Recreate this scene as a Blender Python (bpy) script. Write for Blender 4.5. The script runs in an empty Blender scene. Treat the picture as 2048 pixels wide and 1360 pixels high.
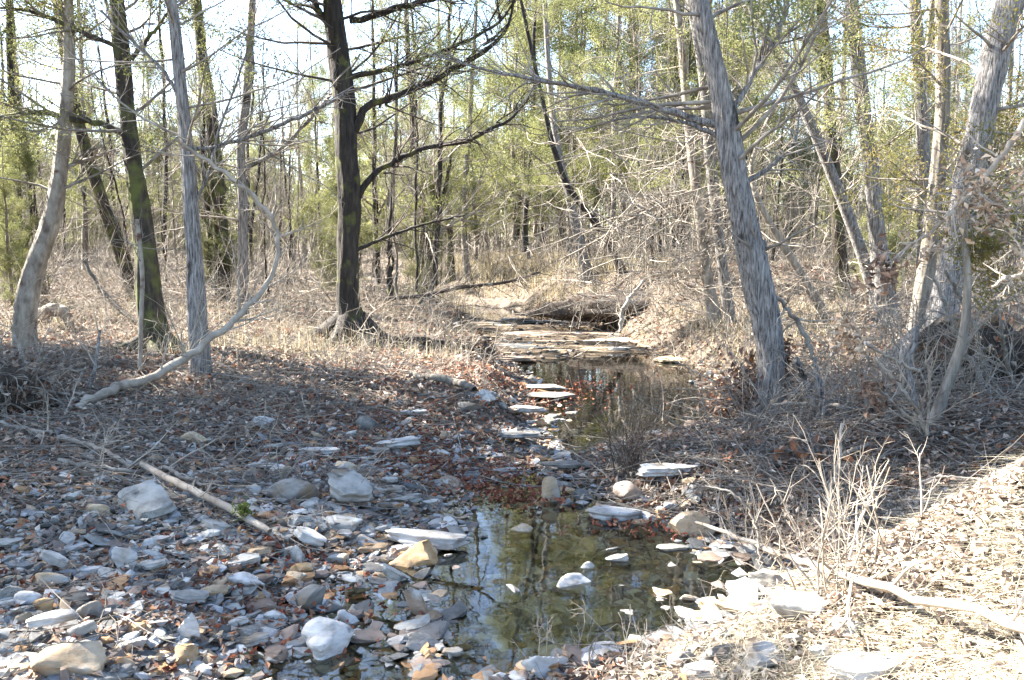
import bpy, math, random
import numpy as np
from mathutils import Vector
rng = np.random.default_rng(7)
random.seed(7)
S = bpy.context.scene
col = S.collection
# ------------------------------------------------------------------ camera
CAM_H = 1.5; FPX = 1700.0; PITCH = math.radians(6.0)
cam_d = bpy.data.cameras.new('camera'); cam = bpy.data.objects.new('camera', cam_d); col.objects.link(cam)
cam.location = (0, 0, CAM_H); cam.rotation_euler = (math.radians(90) - PITCH, 0, 0)
cam_d.sensor_width = 36; cam_d.lens = FPX / 2048 * 36; cam_d.clip_start = 0.05; cam_d.clip_end = 2000
S.camera = cam
S.render.resolution_x = 1024; S.render.resolution_y = 680
# ------------------------------------------------------------------ light
SUN_AZ = -64.0; SUN_EL = 38.0
az = math.radians(SUN_AZ); el = math.radians(SUN_EL)
sdir = Vector((math.sin(az) * math.cos(el), math.cos(az) * math.cos(el), math.sin(el)))
w = bpy.data.worlds.new("World"); S.world = w; w.use_nodes = True
nt = w.node_tree; nt.nodes.clear()
sky = nt.nodes.new('ShaderNodeTexSky'); sky.sky_type = 'NISHITA'; sky.sun_disc = False
sky.sun_elevation = el; sky.sun_rotation = az % (2 * math.pi); sky.air_density = 1.0; sky.dust_density = .9; sky.ozone_density = 1.8
bg = nt.nodes.new('ShaderNodeBackground'); bg.inputs[1].default_value = 0.07
out = nt.nodes.new('ShaderNodeOutputWorld')
nt.links.new(sky.outputs[0], bg.inputs[0]); nt.links.new(bg.outputs[0], out.inputs[0])
sl = bpy.data.lights.new('sun', 'SUN'); sl.energy = 5.0; sl.angle = math.radians(0.5); sl.color = (1.0, 0.94, 0.85)
so = bpy.data.objects.new('sun', sl); col.objects.link(so); so.rotation_euler = sdir.to_track_quat('Z', 'Y').to_euler()
so.location = (-20, 10, 20)
S.view_settings.view_transform = 'Standard'; S.view_settings.look = 'None'
S.view_settings.exposure = 3.35; S.view_settings.gamma = 1.0
S.cycles.max_bounces = 5; S.cycles.transparent_max_bounces = 12; S.cycles.diffuse_bounces = 3

# ------------------------------------------------------------------ numpy noise and terrain
_T = np.random.default_rng(3).random((256, 256))
def vnoise(x, y, s=1.0, o=0):
    x = np.asarray(x, float) * s + 37.3 + o * 17.7; y = np.asarray(y, float) * s + 91.1 + o * 5.3
    xi = np.floor(x).astype(int); yi = np.floor(y).astype(int); fx = x - xi; fy = y - yi
    fx = fx * fx * (3 - 2 * fx); fy = fy * fy * (3 - 2 * fy)
    a = _T[xi % 256, yi % 256]; b = _T[(xi + 1) % 256, yi % 256]; c = _T[xi % 256, (yi + 1) % 256]; d = _T[(xi + 1) % 256, (yi + 1) % 256]
    return (a * (1 - fx) + b * fx) * (1 - fy) + (c * (1 - fx) + d * fx) * fy - 0.5
def fbm(x, y, s=1.0, n=4, o=0):
    return sum(vnoise(x, y, s * 2.03 ** k, o + k) * 0.5 ** k for k in range(n))
def ss(t):
    t = np.clip(t, 0, 1); return t * t * (3 - 2 * t)
YS = [-30, 2.5, 2.85, 3.1, 3.3, 3.8, 4.3, 5.0, 5.6, 6.3, 7.2, 8.5, 9.9, 11.7, 13.6, 17, 20, 23, 26, 40, 120]
XL = [-1.2, -1.15, -1.05, -.9, -.9, -.85, -.38, -.28, -.1, .05, .2, .25, .1, -.05, -.85, -.6, -1.0, -2.4, -4.6, -10, -30]
XR = [-.5, -.14, .06, .58, 1.0, 1.35, 1.15, .45, .25, .75, 1.75, 2.1, 2.15, 1.9, 1.6, 1.4, 1.2, -.4, -2.6, -8, -28]
def dist_creek(x, y):
    n = (vnoise(x, y, 2.2, 5) * .25 + vnoise(x, y, .8, 6) * .3) * (.35 + .65 * ss((np.asarray(y) - 4) / 3))
    return np.interp(y, YS, XL) - x + n, x - np.interp(y, YS, XR) + n
def height(x, y):
    x = np.asarray(x, float); y = np.asarray(y, float)
    dl, dr = dist_creek(x, y)
    near = 1 - ss((y - 5.5) / 2.5)
    hl = near * (.10 * ss(dl / .6) + .20 * ss(dl / 3.5)) + (1 - near) * (.28 * ss(dl / .7) + .22 * ss(dl / 5))
    n1 = 1 - ss((y - 3.4) / 1.2)
    mid = ss((y - 3.4) / 1.2) * (1 - ss((y - 8.5) / 2.5)); far = ss((y - 8.5) / 2.5)
    cut = ss((y - 14) / 2) * (1 - ss((y - 21) / 3))
    hr = n1 * .85 * ss((dr - .02) / (1.85 + 1.1 * (1 - ss((y - 2) / 1.4)))) + mid * (.16 * ss(dr / .8) + .38 * ss((dr - .4) / 3)) + far * (.42 * ss(dr / 1.3) + .2 * ss(dr / 5))
    hr = hr + cut * .55 * ss((dr - .1) / 1.0)
    ins = np.minimum(-dl, -dr)
    riff = ss((y - 12.2) / .8) * (1 - ss((y - 16.3) / 1)) + ss((y - 5.1) / .25) * (1 - ss((y - 5.75) / .3))
    bed = -(.085 + .06 * ss((y - 5) / 2)) * ss(ins / .45) * (1 - .75 * np.clip(riff, 0, 1)) * (1 - (1 - ss((y - 4.3) / .5)) * np.where(x < .05, .68 * ss((-.12 - x) / .2), .55 * ss((x - .38) / .3)))
    h = np.where(dl > 0, hl, np.where(dr > 0, hr, bed))
    amp = .05 + .10 * ss((np.abs(x) + y - 6) / 10)
    h = h + fbm(x, y, 1.1, 4, 11) * amp + fbm(x, y, 7, 3, 2) * .02
    h = h + .035 * np.round(fbm(x, y * 2.2, 1.0, 2, 9) * 5) / 2 * ss((y - 11) / 1.5) * (1 - ss((y - 18) / 2)) * ss((ins + 1.0) / 1)
    rm = ss((y - 11.4) / .7) * (1 - ss((y - 17.5) / 1.2)) * ss((ins + .5) / .4)
    h = h * (1 - rm) + rm * (-.002 + .026 * np.round(fbm(x * .55, y * 1.9, 1.0, 3, 21) * 7) + fbm(x, y, 6, 2, 1) * .015)
    h = h + .75 * ss((y - 17) / 22)
    h = h + 3.0 * ss((np.hypot(x, y) - 60) / 120)
    return h
def ray(px, py):
    u = (px - 1024) / FPX; v = (680 - py) / FPX
    return np.array([u, math.cos(PITCH) + v * math.sin(PITCH), -math.sin(PITCH) + v * math.cos(PITCH)])
def G(px, py):                      # the spot on the ground a pixel looks at
    d = ray(px, py); t = 1.5
    for _ in range(4000):
        p = d * t
        if p[2] + CAM_H <= float(height(p[0], p[1])): break
        t += .02
        if t > 60: break
    return np.array([p[0], p[1], p[2] + CAM_H])
def P(px, py, y):                   # a pixel at a known distance
    d = ray(px, py); t = y / d[1]
    return d * t + np.array([0, 0, CAM_H])
def wpx(n, y): return n * y / FPX

# ------------------------------------------------------------------ mesh building
class MB:
    def __init__(s): s.v = []; s.q = []; s.t = []; s.c = []; s.n = 0
    def add(s, v, q=None, t=None, c=None):
        v = np.asarray(v, float).reshape(-1, 3)
        if q is not None: s.q.append(np.asarray(q).reshape(-1, 4) + s.n)
        if t is not None: s.t.append(np.asarray(t).reshape(-1, 3) + s.n)
        s.c.append(np.ones((len(v), 3)) * .5 if c is None else np.asarray(c).reshape(-1, 3))
        s.v.append(v); s.n += len(v)
    def mesh(s, name, mat, smooth=True, attr=False, origin=None):
        me = bpy.data.meshes.new(name)
        v = np.concatenate(s.v) if s.v else np.zeros((0, 3))
        if origin is not None: v = v - np.asarray(origin)
        q = np.concatenate(s.q) if s.q else np.zeros((0, 4), int); t = np.concatenate(s.t) if s.t else np.zeros((0, 3), int)
        me.vertices.add(len(v)); me.vertices.foreach_set('co', v.ravel())
        li = np.concatenate([q.ravel(), t.ravel()]).astype(np.int32)
        me.loops.add(len(li)); me.loops.foreach_set('vertex_index', li)
        st = np.concatenate([np.arange(len(q)) * 4, len(q) * 4 + np.arange(len(t)) * 3]).astype(np.int32)
        me.polygons.add(len(st)); me.polygons.foreach_set('loop_start', st)
        me.update(calc_edges=True)
        me.polygons.foreach_set('use_smooth', np.full(len(st), smooth))
        if attr:
            a = me.color_attributes.new('col', 'FLOAT_COLOR', 'POINT')
            c = np.concatenate(s.c); a.data.foreach_set('color', np.hstack([c, np.ones((len(c), 1))]).astype(np.float32).ravel())
        me.materials.append(mat); return me
def unit(a): return a / (np.linalg.norm(a, axis=-1, keepdims=True) + 1e-9)
def tubes(mb, Pt, R, sides=3, lump=0.0, c=None, ridge=0.0):
    Pt = np.asarray(Pt, float); R = np.asarray(R, float)
    if Pt.ndim == 2: Pt = Pt[None]; R = R[None]
    N, K, _ = Pt.shape
    if N == 0: return
    T = unit(np.gradient(Pt, axis=1)); m = unit(Pt[:, -1] - Pt[:, 0])
    ref = np.where(np.abs(m[:, 2:3]) > .8, np.array([[1., 0, 0]]), np.array([[0, 0, 1.]]))[:, None, :]
    U = unit(np.cross(T, np.broadcast_to(ref, T.shape))); V = np.cross(T, U)
    a = np.arange(sides) * 2 * math.pi / sides
    rr = R[:, :, None] * np.ones(sides)
    if lump:
        ph = rng.random((N, 1, 1)) * 6
        kk = np.arange(K)[None, :, None]
        rr = rr * (1 + lump * (np.sin(a * 2 + ph + kk * .13) * .6 + np.sin(a * 5 + kk * .1 + ph) * .4 + (rng.random((N, K, sides)) - .5) * .7))
    if ridge:
        zz = Pt[..., 2][:, :, None] * np.ones(sides); aa = np.broadcast_to(a, rr.shape)
        rn = vnoise(aa * 3.3 + zz * .25, zz * 1.1, 1.0, 3) + .7 * vnoise(aa * 8, zz * 3.0, 1.0, 7)
        rr = rr * (1 + ridge * rn + ridge * .8 * np.round(vnoise(aa * 2.2, zz * 2.2, 1, 9) * 3) / 2)
    v = Pt[:, :, None, :] + rr[..., None] * (np.cos(a)[:, None] * U[:, :, None, :] + np.sin(a)[:, None] * V[:, :, None, :])
    i = np.arange(N)[:, None, None] * K * sides; k = np.arange(K - 1)[None, :, None] * sides; j = np.arange(sides)[None, None, :]; j2 = (j + 1) % sides
    q = np.stack([i + k + j, i + k + j2, i + k + sides + j2, i + k + sides + j], -1)
    cc = None
    if c is not None: cc = np.repeat(np.asarray(c), K * sides, axis=0)
    mb.add(v, q=q, c=cc)
def resample(pts, K):
    pts = np.asarray(pts, float); d = np.r_[0, np.cumsum(np.linalg.norm(np.diff(pts[:, :3], axis=0), axis=1))]
    # smooth through the points
    t = np.linspace(0, d[-1], K); o = np.stack([np.interp(t, d, pts[:, k]) for k in range(pts.shape[1])], 1)
    for _ in range(2):
        o[1:-1] = (o[:-2] + 2 * o[1:-1] + o[2:]) / 4
    return o
def grow(Pp, Rp, n, L, K=4, ang=(40, 80), up=0.0, wig=.25, t0=.15, t1=1.0, rf=.6, rmin=.002, rmax=9, flat=1.0):
    """n side shoots spawned along the parent paths"""
    N, KK, _ = Pp.shape
    ln = np.linalg.norm(Pp[:, -1] - Pp[:, 0], axis=1); pi = rng.choice(N, n, p=ln / ln.sum())
    t = (t0 + (t1 - t0) * rng.random(n)) * (KK - 1); k = np.minimum(t.astype(int), KK - 2); f = (t - k)[:, None]
    a = Pp[pi, k]; b = Pp[pi, k + 1]; st = a * (1 - f) + b * f; tg = unit(b - a)
    rp = Rp[pi, k] * (1 - f[:, 0]) + Rp[pi, k + 1] * f[:, 0]
    pr = rng.normal(size=(n, 3)); pr[:, 2] *= flat; pr = unit(pr - (pr * tg).sum(1, keepdims=True) * tg)
    an = np.radians(rng.uniform(ang[0], ang[1], n))[:, None]
    d = unit(np.cos(an) * tg + np.sin(an) * pr)
    LL = rng.uniform(L[0], L[1], n) * (1.1 - .5 * (t / (KK - 1)))
    out = np.zeros((n, K, 3)); out[:, 0] = st; step = (LL / (K - 1))[:, None]
    for q in range(1, K):
        d = unit(d + rng.normal(size=(n, 3)) * wig + np.array([0, 0, up / (K - 1)]))
        out[:, q] = out[:, q - 1] + d * step
    r0 = np.clip(rp * rf, rmin, rmax)[:, None]
    R = r0 * np.linspace(1, .3, K)[None]
    return out, R
def leaves(mb, pos, size, aspect=.4, spread=0.0, cols=None, per=1, flatz=1.0, fold=False):
    """small pointed leaf faces: a diamond each, turned at random"""
    n = len(pos); pos = np.repeat(pos, per, axis=0); n = len(pos)
    pos = pos + rng.normal(size=(n, 3)) * spread
    a = rng.normal(size=(n, 3)); a[:, 2] *= flatz; a = unit(a)
    b = rng.normal(size=(n, 3)); b[:, 2] *= flatz; b = unit(b - (b * a).sum(1, keepdims=True) * a)
    s = (size * rng.uniform(.6, 1.3, n))[:, None]
    up = np.cross(a, b) * s * (.25 if fold else 0.0)
    v = np.stack([pos - a * s * .5, pos + b * s * aspect * .5 + up, pos + a * s * .5, pos - b * s * aspect * .5 + up], 1)
    i = np.arange(n)[:, None] * 4
    c = None
    if cols is not None: c = np.repeat(cols[rng.integers(len(cols), size=n)] * rng.uniform(.35, 1.35, (n, 1)), 4, axis=0)
    if fold:
        mb.add(v, t=np.concatenate([i + np.array([0, 1, 2]), i + np.array([0, 2, 3])]), c=c)
    else:
        mb.add(v, q=i + np.arange(4), c=c)

# ------------------------------------------------------------------ materials
def mat(name, stops, scale=(8, 8, 8), rough=.9, bump=.3, detail=6, rnd=0.0, attr=False, trans=0.0, spec=.3, wave=None, bscale=None, dist=.02, extra=None, coord='Object'):
    m = bpy.data.materials.new(name); m.use_nodes = True; t = m.node_tree; n = t.nodes; L = t.links
    bs = n['Principled BSDF']; bs.inputs['Roughness'].default_value = rough; bs.inputs['Specular IOR Level'].default_value = spec
    tc = n.new('ShaderNodeTexCoord'); mp = n.new('ShaderNodeMapping'); mp.inputs['Scale'].default_value = scale
    L.new(tc.outputs[coord], mp.inputs[0])
    no = n.new('ShaderNodeTexNoise'); no.inputs['Scale'].default_value = 1; no.inputs['Detail'].default_value = detail; no.inputs['Roughness'].default_value = .65
    oi = n.new('ShaderNodeObjectInfo')
    if rnd >= 0:
        ad = n.new('ShaderNodeVectorMath'); ad.operation = 'ADD'; sc = n.new('ShaderNodeVectorMath'); sc.operation = 'SCALE'; sc.inputs['Scale'].default_value = 30
        cx = n.new('ShaderNodeCombineXYZ'); [L.new(oi.outputs['Random'], cx.inputs[k]) for k in range(3)]
        L.new(cx.outputs[0], sc.inputs[0]); L.new(mp.outputs[0], ad.inputs[0]); L.new(sc.outputs[0], ad.inputs[1]); vec = ad.outputs[0]
    L.new(vec, no.inputs['Vector'])
    cr = n.new('ShaderNodeValToRGB'); e = cr.color_ramp.elements
    while len(e) < len(stops): e.new(.5)
    for k, (p, c) in enumerate(stops): e[k].position = p; e[k].color = (*c, 1)
    L.new(no.outputs['Fac'], cr.inputs[0]); c_out = cr.outputs[0]
    if attr:
        at = n.new('ShaderNodeAttribute'); at.attribute_name = 'col'
        mx = n.new('ShaderNodeMix'); mx.data_type = 'RGBA'; mx.blend_type = 'MULTIPLY'; mx.inputs[0].default_value = 1
        L.new(at.outputs['Color'], mx.inputs[6]); L.new(c_out, mx.inputs[7]); c_out = mx.outputs[2]
    if extra:                                   # patches of a second colour (lichen, moss, iron stain): (colour, scale, lo, hi)
        for (ec, es, lo, hi) in extra:
            n2 = n.new('ShaderNodeTexNoise'); n2.inputs['Scale'].default_value = es; n2.inputs['Detail'].default_value = 5
            av = n.new('ShaderNodeVectorMath'); av.operation = 'ADD'; L.new(tc.outputs[coord], av.inputs[0]); L.new(sc.outputs[0], av.inputs[1]); L.new(av.outputs[0], n2.inputs['Vector'])
            mr = n.new('ShaderNodeMapRange'); mr.inputs[1].default_value = lo; mr.inputs[2].default_value = hi
            L.new(n2.outputs['Fac'], mr.inputs[0])
            mx = n.new('ShaderNodeMix'); mx.data_type = 'RGBA'; mx.inputs[7].default_value = (*ec, 1)
            L.new(mr.outputs[0], mx.inputs[0]); L.new(c_out, mx.inputs[6]); c_out = mx.outputs[2]
    if rnd > 0:
        hs = n.new('ShaderNodeHueSaturation'); mr = n.new('ShaderNodeMapRange'); mr.inputs[3].default_value = 1 - rnd; mr.inputs[4].default_value = 1 + rnd
        L.new(oi.outputs['Random'], mr.inputs[0]); L.new(mr.outputs[0], hs.inputs['Value']); L.new(c_out, hs.inputs['Color']); c_out = hs.outputs[0]
    L.new(c_out, bs.inputs['Base Color'])
    if bump:
        b = n.new('ShaderNodeBump'); b.inputs['Strength'].default_value = bump; b.inputs['Distance'].default_value = dist
        src = no
        if bscale:
            nb = n.new('ShaderNodeTexNoise'); nb.inputs['Scale'].default_value = bscale; nb.inputs['Detail'].default_value = 6; nb.inputs['Roughness'].default_value = .7
            L.new(vec, nb.inputs['Vector']); src = nb
        L.new(src.outputs['Fac'], b.inputs['Height']); L.new(b.outputs[0], bs.inputs['Normal'])
    if trans:
        tr = n.new('ShaderNodeBsdfTranslucent'); L.new(c_out, tr.inputs[0]); mi = n.new('ShaderNodeMixShader'); mi.inputs[0].default_value = trans
        L.new(bs.outputs[0], mi.inputs[1]); L.new(tr.outputs[0], mi.inputs[2]); L.new(mi.outputs[0], n['Material Output'].inputs[0])
    return m
M = {}
M['ground'] = mat('forest soil', [(.3, (.03, .022, .016)), (.45, (.085, .065, .047)), (.58, (.17, .135, .10)), (.72, (.10, .075, .055))], (9, 9, 9), bump=.9, dist=.05, bscale=3)
M['bark_dark'] = mat('dark oak bark', [(.35, (.012, .010, .009)), (.55, (.035, .029, .024)), (.75, (.075, .062, .05))], (22, 22, 4), bump=.9, dist=.03, extra=[((.085, .09, .025), 5.0, .56, .7)])
M['bark_moss'] = mat('mossy bark', [(.35, (.018, .014, .011)), (.55, (.05, .04, .03)), (.75, (.11, .09, .065))], (22, 22, 4), bump=.9, dist=.03, extra=[((.095, .10, .028), 5.0, .47, .66)])
M['bark_grey'] = mat('weathered cedar bark', [(.36, (.035, .03, .027)), (.44, (.12, .108, .10)), (.55, (.225, .21, .195)), (.68, (.35, .335, .31))], (75, 75, 8), detail=10, bump=1.0, dist=.02, rnd=.15, extra=[((.03, .026, .022), 2.4, .64, .7)])
M['bark_pale'] = mat('pale lichen bark', [(.3, (.07, .055, .043)), (.45, (.18, .15, .12)), (.6, (.28, .25, .205)), (.78, (.42, .385, .33))], (12, 12, 5), bump=.6, dist=.02, extra=[((.09, .045, .03), 4.0, .6, .66)])
M['bark_back'] = mat('woodland bark', [(.3, (.05, .042, .034)), (.5, (.15, .13, .105)), (.75, (.31, .275, .225))], (20, 20, 3), bump=.4, rnd=.35)
M['twig'] = mat('dead twig wood', [(.3, (.085, .068, .052)), (.52, (.22, .19, .155)), (.72, (.38, .345, .295))], (7, 7, 7), bump=0, rnd=.25)
M['twig_pale'] = mat('bleached twig wood', [(.3, (.17, .135, .10)), (.55, (.32, .275, .22)), (.75, (.46, .41, .34))], (7, 7, 7), bump=0, rnd=.1)
M['twig_dark'] = mat('dark twig wood', [(.3, (.025, .02, .016)), (.6, (.07, .055, .045)), (.8, (.13, .11, .09))], (7, 7, 7), bump=0, extra=[((.20, .19, .16), 5, .58, .64)])
M['cedar'] = mat('cedar foliage', [(.3, (.075, .09, .032)), (.5, (.17, .18, .065)), (.7, (.31, .30, .12))], (1.6, 1.6, 1.6), bump=0, trans=.4, rnd=.3, rough=.7)
M['cedar_gold'] = mat('winter tinged cedar foliage', [(.3, (.10, .10, .025)), (.5, (.19, .17, .04)), (.72, (.28, .19, .06))], (2.5, 2.5, 2.5), bump=0, trans=.45, rnd=.2, rough=.7)
M['leaf'] = mat('dead leaf', [(.3, (.75, .75, .75)), (.7, (1.1, 1.08, 1.05))], (30, 30, 30), bump=0, attr=True, trans=.2, rough=.75)
M['straw'] = mat('dry straw', [(.3, (.7, .7, .7)), (.7, (1.1, 1.1, 1.1))], (9, 9, 9), bump=0, attr=True, trans=.25, rough=.7)
M['moss'] = mat('moss tuft', [(.3, (.04, .055, .012)), (.7, (.12, .15, .03))], (30, 30, 30), bump=0, trans=.2)
M['pebble'] = mat('pebbles', [(.3, (.7, .7, .7)), (.7, (1.1, 1.1, 1.1))], (40, 40, 40), bump=.3, dist=.004, attr=True)
M['rubble'] = mat('rubble', [(.3, (.45, .43, .40)), (.5, (.9, .88, .85)), (.72, (1.15, 1.15, 1.15))], (14, 14, 30), bump=.5, dist=.006, attr=True, detail=9)
ST = dict(
 white=[(.3, (.15, .14, .125)), (.46, (.32, .31, .29)), (.66, (.48, .47, .44))],
 pale=[(.3, (.12, .112, .095)), (.48, (.25, .238, .21)), (.72, (.37, .355, .315))],
 grey=[(.3, (.08, .075, .066)), (.5, (.17, .162, .145)), (.75, (.28, .268, .24))],
 tan=[(.3, (.20, .145, .085)), (.5, (.36, .27, .17)), (.75, (.48, .40, .29))],
 orange=[(.3, (.14, .085, .04)), (.48, (.30, .19, .09)), (.72, (.44, .33, .20))],
 brown=[(.3, (.09, .06, .04)), (.5, (.18, .13, .09)), (.75, (.27, .21, .16))],
 dark=[(.3, (.045, .045, .043)), (.5, (.10, .10, .095)), (.75, (.17, .165, .155))])
for k, s in ST.items():
    ex = [((.15, .105, .06), 5, .52, .72), ((.06, .058, .05), 11, .60, .70)] if k in ('pale', 'white', 'grey') else [((.33, .32, .29), 7, .55, .7), ((.07, .06, .05), 12, .6, .72)]
    M['st_' + k] = mat(k + ' stone', s, (9, 9, 22), bump=.5, dist=.008, rnd=.18, extra=ex, bscale=3, detail=9, rough=.85)
# water: clear and faintly brown, light passes through it, sky and trees mirror by Fresnel
wm = bpy.data.materials.new('creek water'); wm.use_nodes = True; t = wm.node_tree; n = t.nodes; n.clear()
fr = n.new('ShaderNodeFresnel'); fr.inputs[0].default_value = 1.48
tr = n.new('ShaderNodeBsdfTransparent'); tr.inputs[0].default_value = (.88, .83, .62, 1)
gl = n.new('ShaderNodeBsdfGlossy'); gl.inputs['Roughness'].default_value = .015; gl.inputs[0].default_value = (1, 1, 1, 1)
mi = n.new('ShaderNodeMixShader'); om = n.new('ShaderNodeOutputMaterial')
tc = n.new('ShaderNodeTexCoord'); nz = n.new('ShaderNodeTexNoise'); nz.inputs['Scale'].default_value = 5; nz.inputs['Detail'].default_value = 2
bm_ = n.new('ShaderNodeBump'); bm_.inputs['Strength'].default_value = .05; bm_.inputs['Distance'].default_value = .02
t.links.new(tc.outputs['Object'], nz.inputs['Vector']); t.links.new(nz.outputs['Fac'], bm_.inputs['Height'])
t.links.new(bm_.outputs[0], gl.inputs['Normal']); t.links.new(bm_.outputs[0], fr.inputs['Normal'])
t.links.new(fr.outputs[0], mi.inputs[0]); t.links.new(tr.outputs[0], mi.inputs[1]); t.links.new(gl.outputs[0], mi.inputs[2]); t.links.new(mi.outputs[0], om.inputs[0])
M['water'] = wm

# ------------------------------------------------------------------ objects
def obj(name, me, parent=None, loc=None):
    o = bpy.data.objects.new(name, me); col.objects.link(o)
    if parent: o.parent = parent
    if loc is not None: o.location = loc
    return o
def tag(o, label=None, cat=None, group=None, kind=None):
    if label: o['label'] = label
    if cat: o['category'] = cat
    if group: o['group'] = group
    if kind: o['kind'] = kind
    return o
def root(name, loc, label, cat, group=None):
    e = bpy.data.objects.new(name, None); e.empty_display_size = .2; col.objects.link(e); e.location = loc
    return tag(e, label, cat, group)
def copy_tree(o, parent=None):
    c = o.copy(); col.objects.link(c); c.parent = parent
    for ch in o.children: copy_tree(ch, c)
    return c

# --- ground
def axis(lo, hi, fine, n, p=2.2):
    pass
gx = np.concatenate([np.linspace(0, 2.6, 90)[:-1], np.linspace(2.6, 9, 110)[:-1], np.linspace(9, 30, 70)[:-1], 30 * (10 ** np.linspace(0, 1, 24))])
gx = np.concatenate([-gx[::-1][:-1], gx])
gy = np.concatenate([-300 / 10 ** np.linspace(0, 2, 20), np.linspace(-2.4, 2.2, 30), np.linspace(2.25, 6, 140)[:-1], np.linspace(6, 12, 120)[:-1], np.linspace(12, 30, 150)[:-1], 30 * (10 ** np.linspace(0, 1, 40))])
X, Y = np.meshgrid(gx, gy, indexing='ij'); Z = height(X, Y)
mb = MB(); nx, ny = X.shape; idx = np.arange(nx * ny).reshape(nx, ny)
mb.add(np.stack([X, Y, Z], -1), q=np.stack([idx[:-1, :-1], idx[1:, :-1], idx[1:, 1:], idx[:-1, 1:]], -1))
tag(obj('ground', mb.mesh('ground', M['ground'])), kind='structure')
mb = MB(); mb.add([(-14, -6, 0), (9, -6, 0), (9, 45, 0), (-14, 45, 0)], q=[(0, 1, 2, 3)])
tag(obj('water', mb.mesh('water', M['water'])), kind='structure')

# shelving bedrock that shows where the creek runs thin
bx = np.linspace(-2.6, 3.4, 200); by = np.linspace(11.3, 18.6, 260); X2, Y2 = np.meshgrid(bx, by, indexing='ij'); dl2, dr2 = dist_creek(X2, Y2); m2 = np.maximum(dl2, dr2)
Z2 = height(X2, Y2) + .014 - .25 * ss((m2 + vnoise(X2, Y2, 3, 4) * .5 - .25) / .3) - .2 * (1 - ss((Y2 - 11.35) / .3)) - .2 * ss((Y2 - 18.2) / .3)
M['bedrock'] = mat('wet bedrock', [(.3, (.02, .015, .01)), (.46, (.075, .055, .035)), (.58, (.17, .125, .08)), (.75, (.30, .24, .17))], (1.6, 6, 12), bump=.6, dist=.02, detail=9)
mb = MB(); i2 = np.arange(X2.size).reshape(X2.shape); mb.add(np.stack([X2, Y2, Z2], -1), q=np.stack([i2[:-1, :-1], i2[1:, :-1], i2[1:, 1:], i2[:-1, 1:]], -1))
tag(obj('bedrock', mb.mesh('bedrock', M['bedrock'], smooth=False)), kind='structure')

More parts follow.
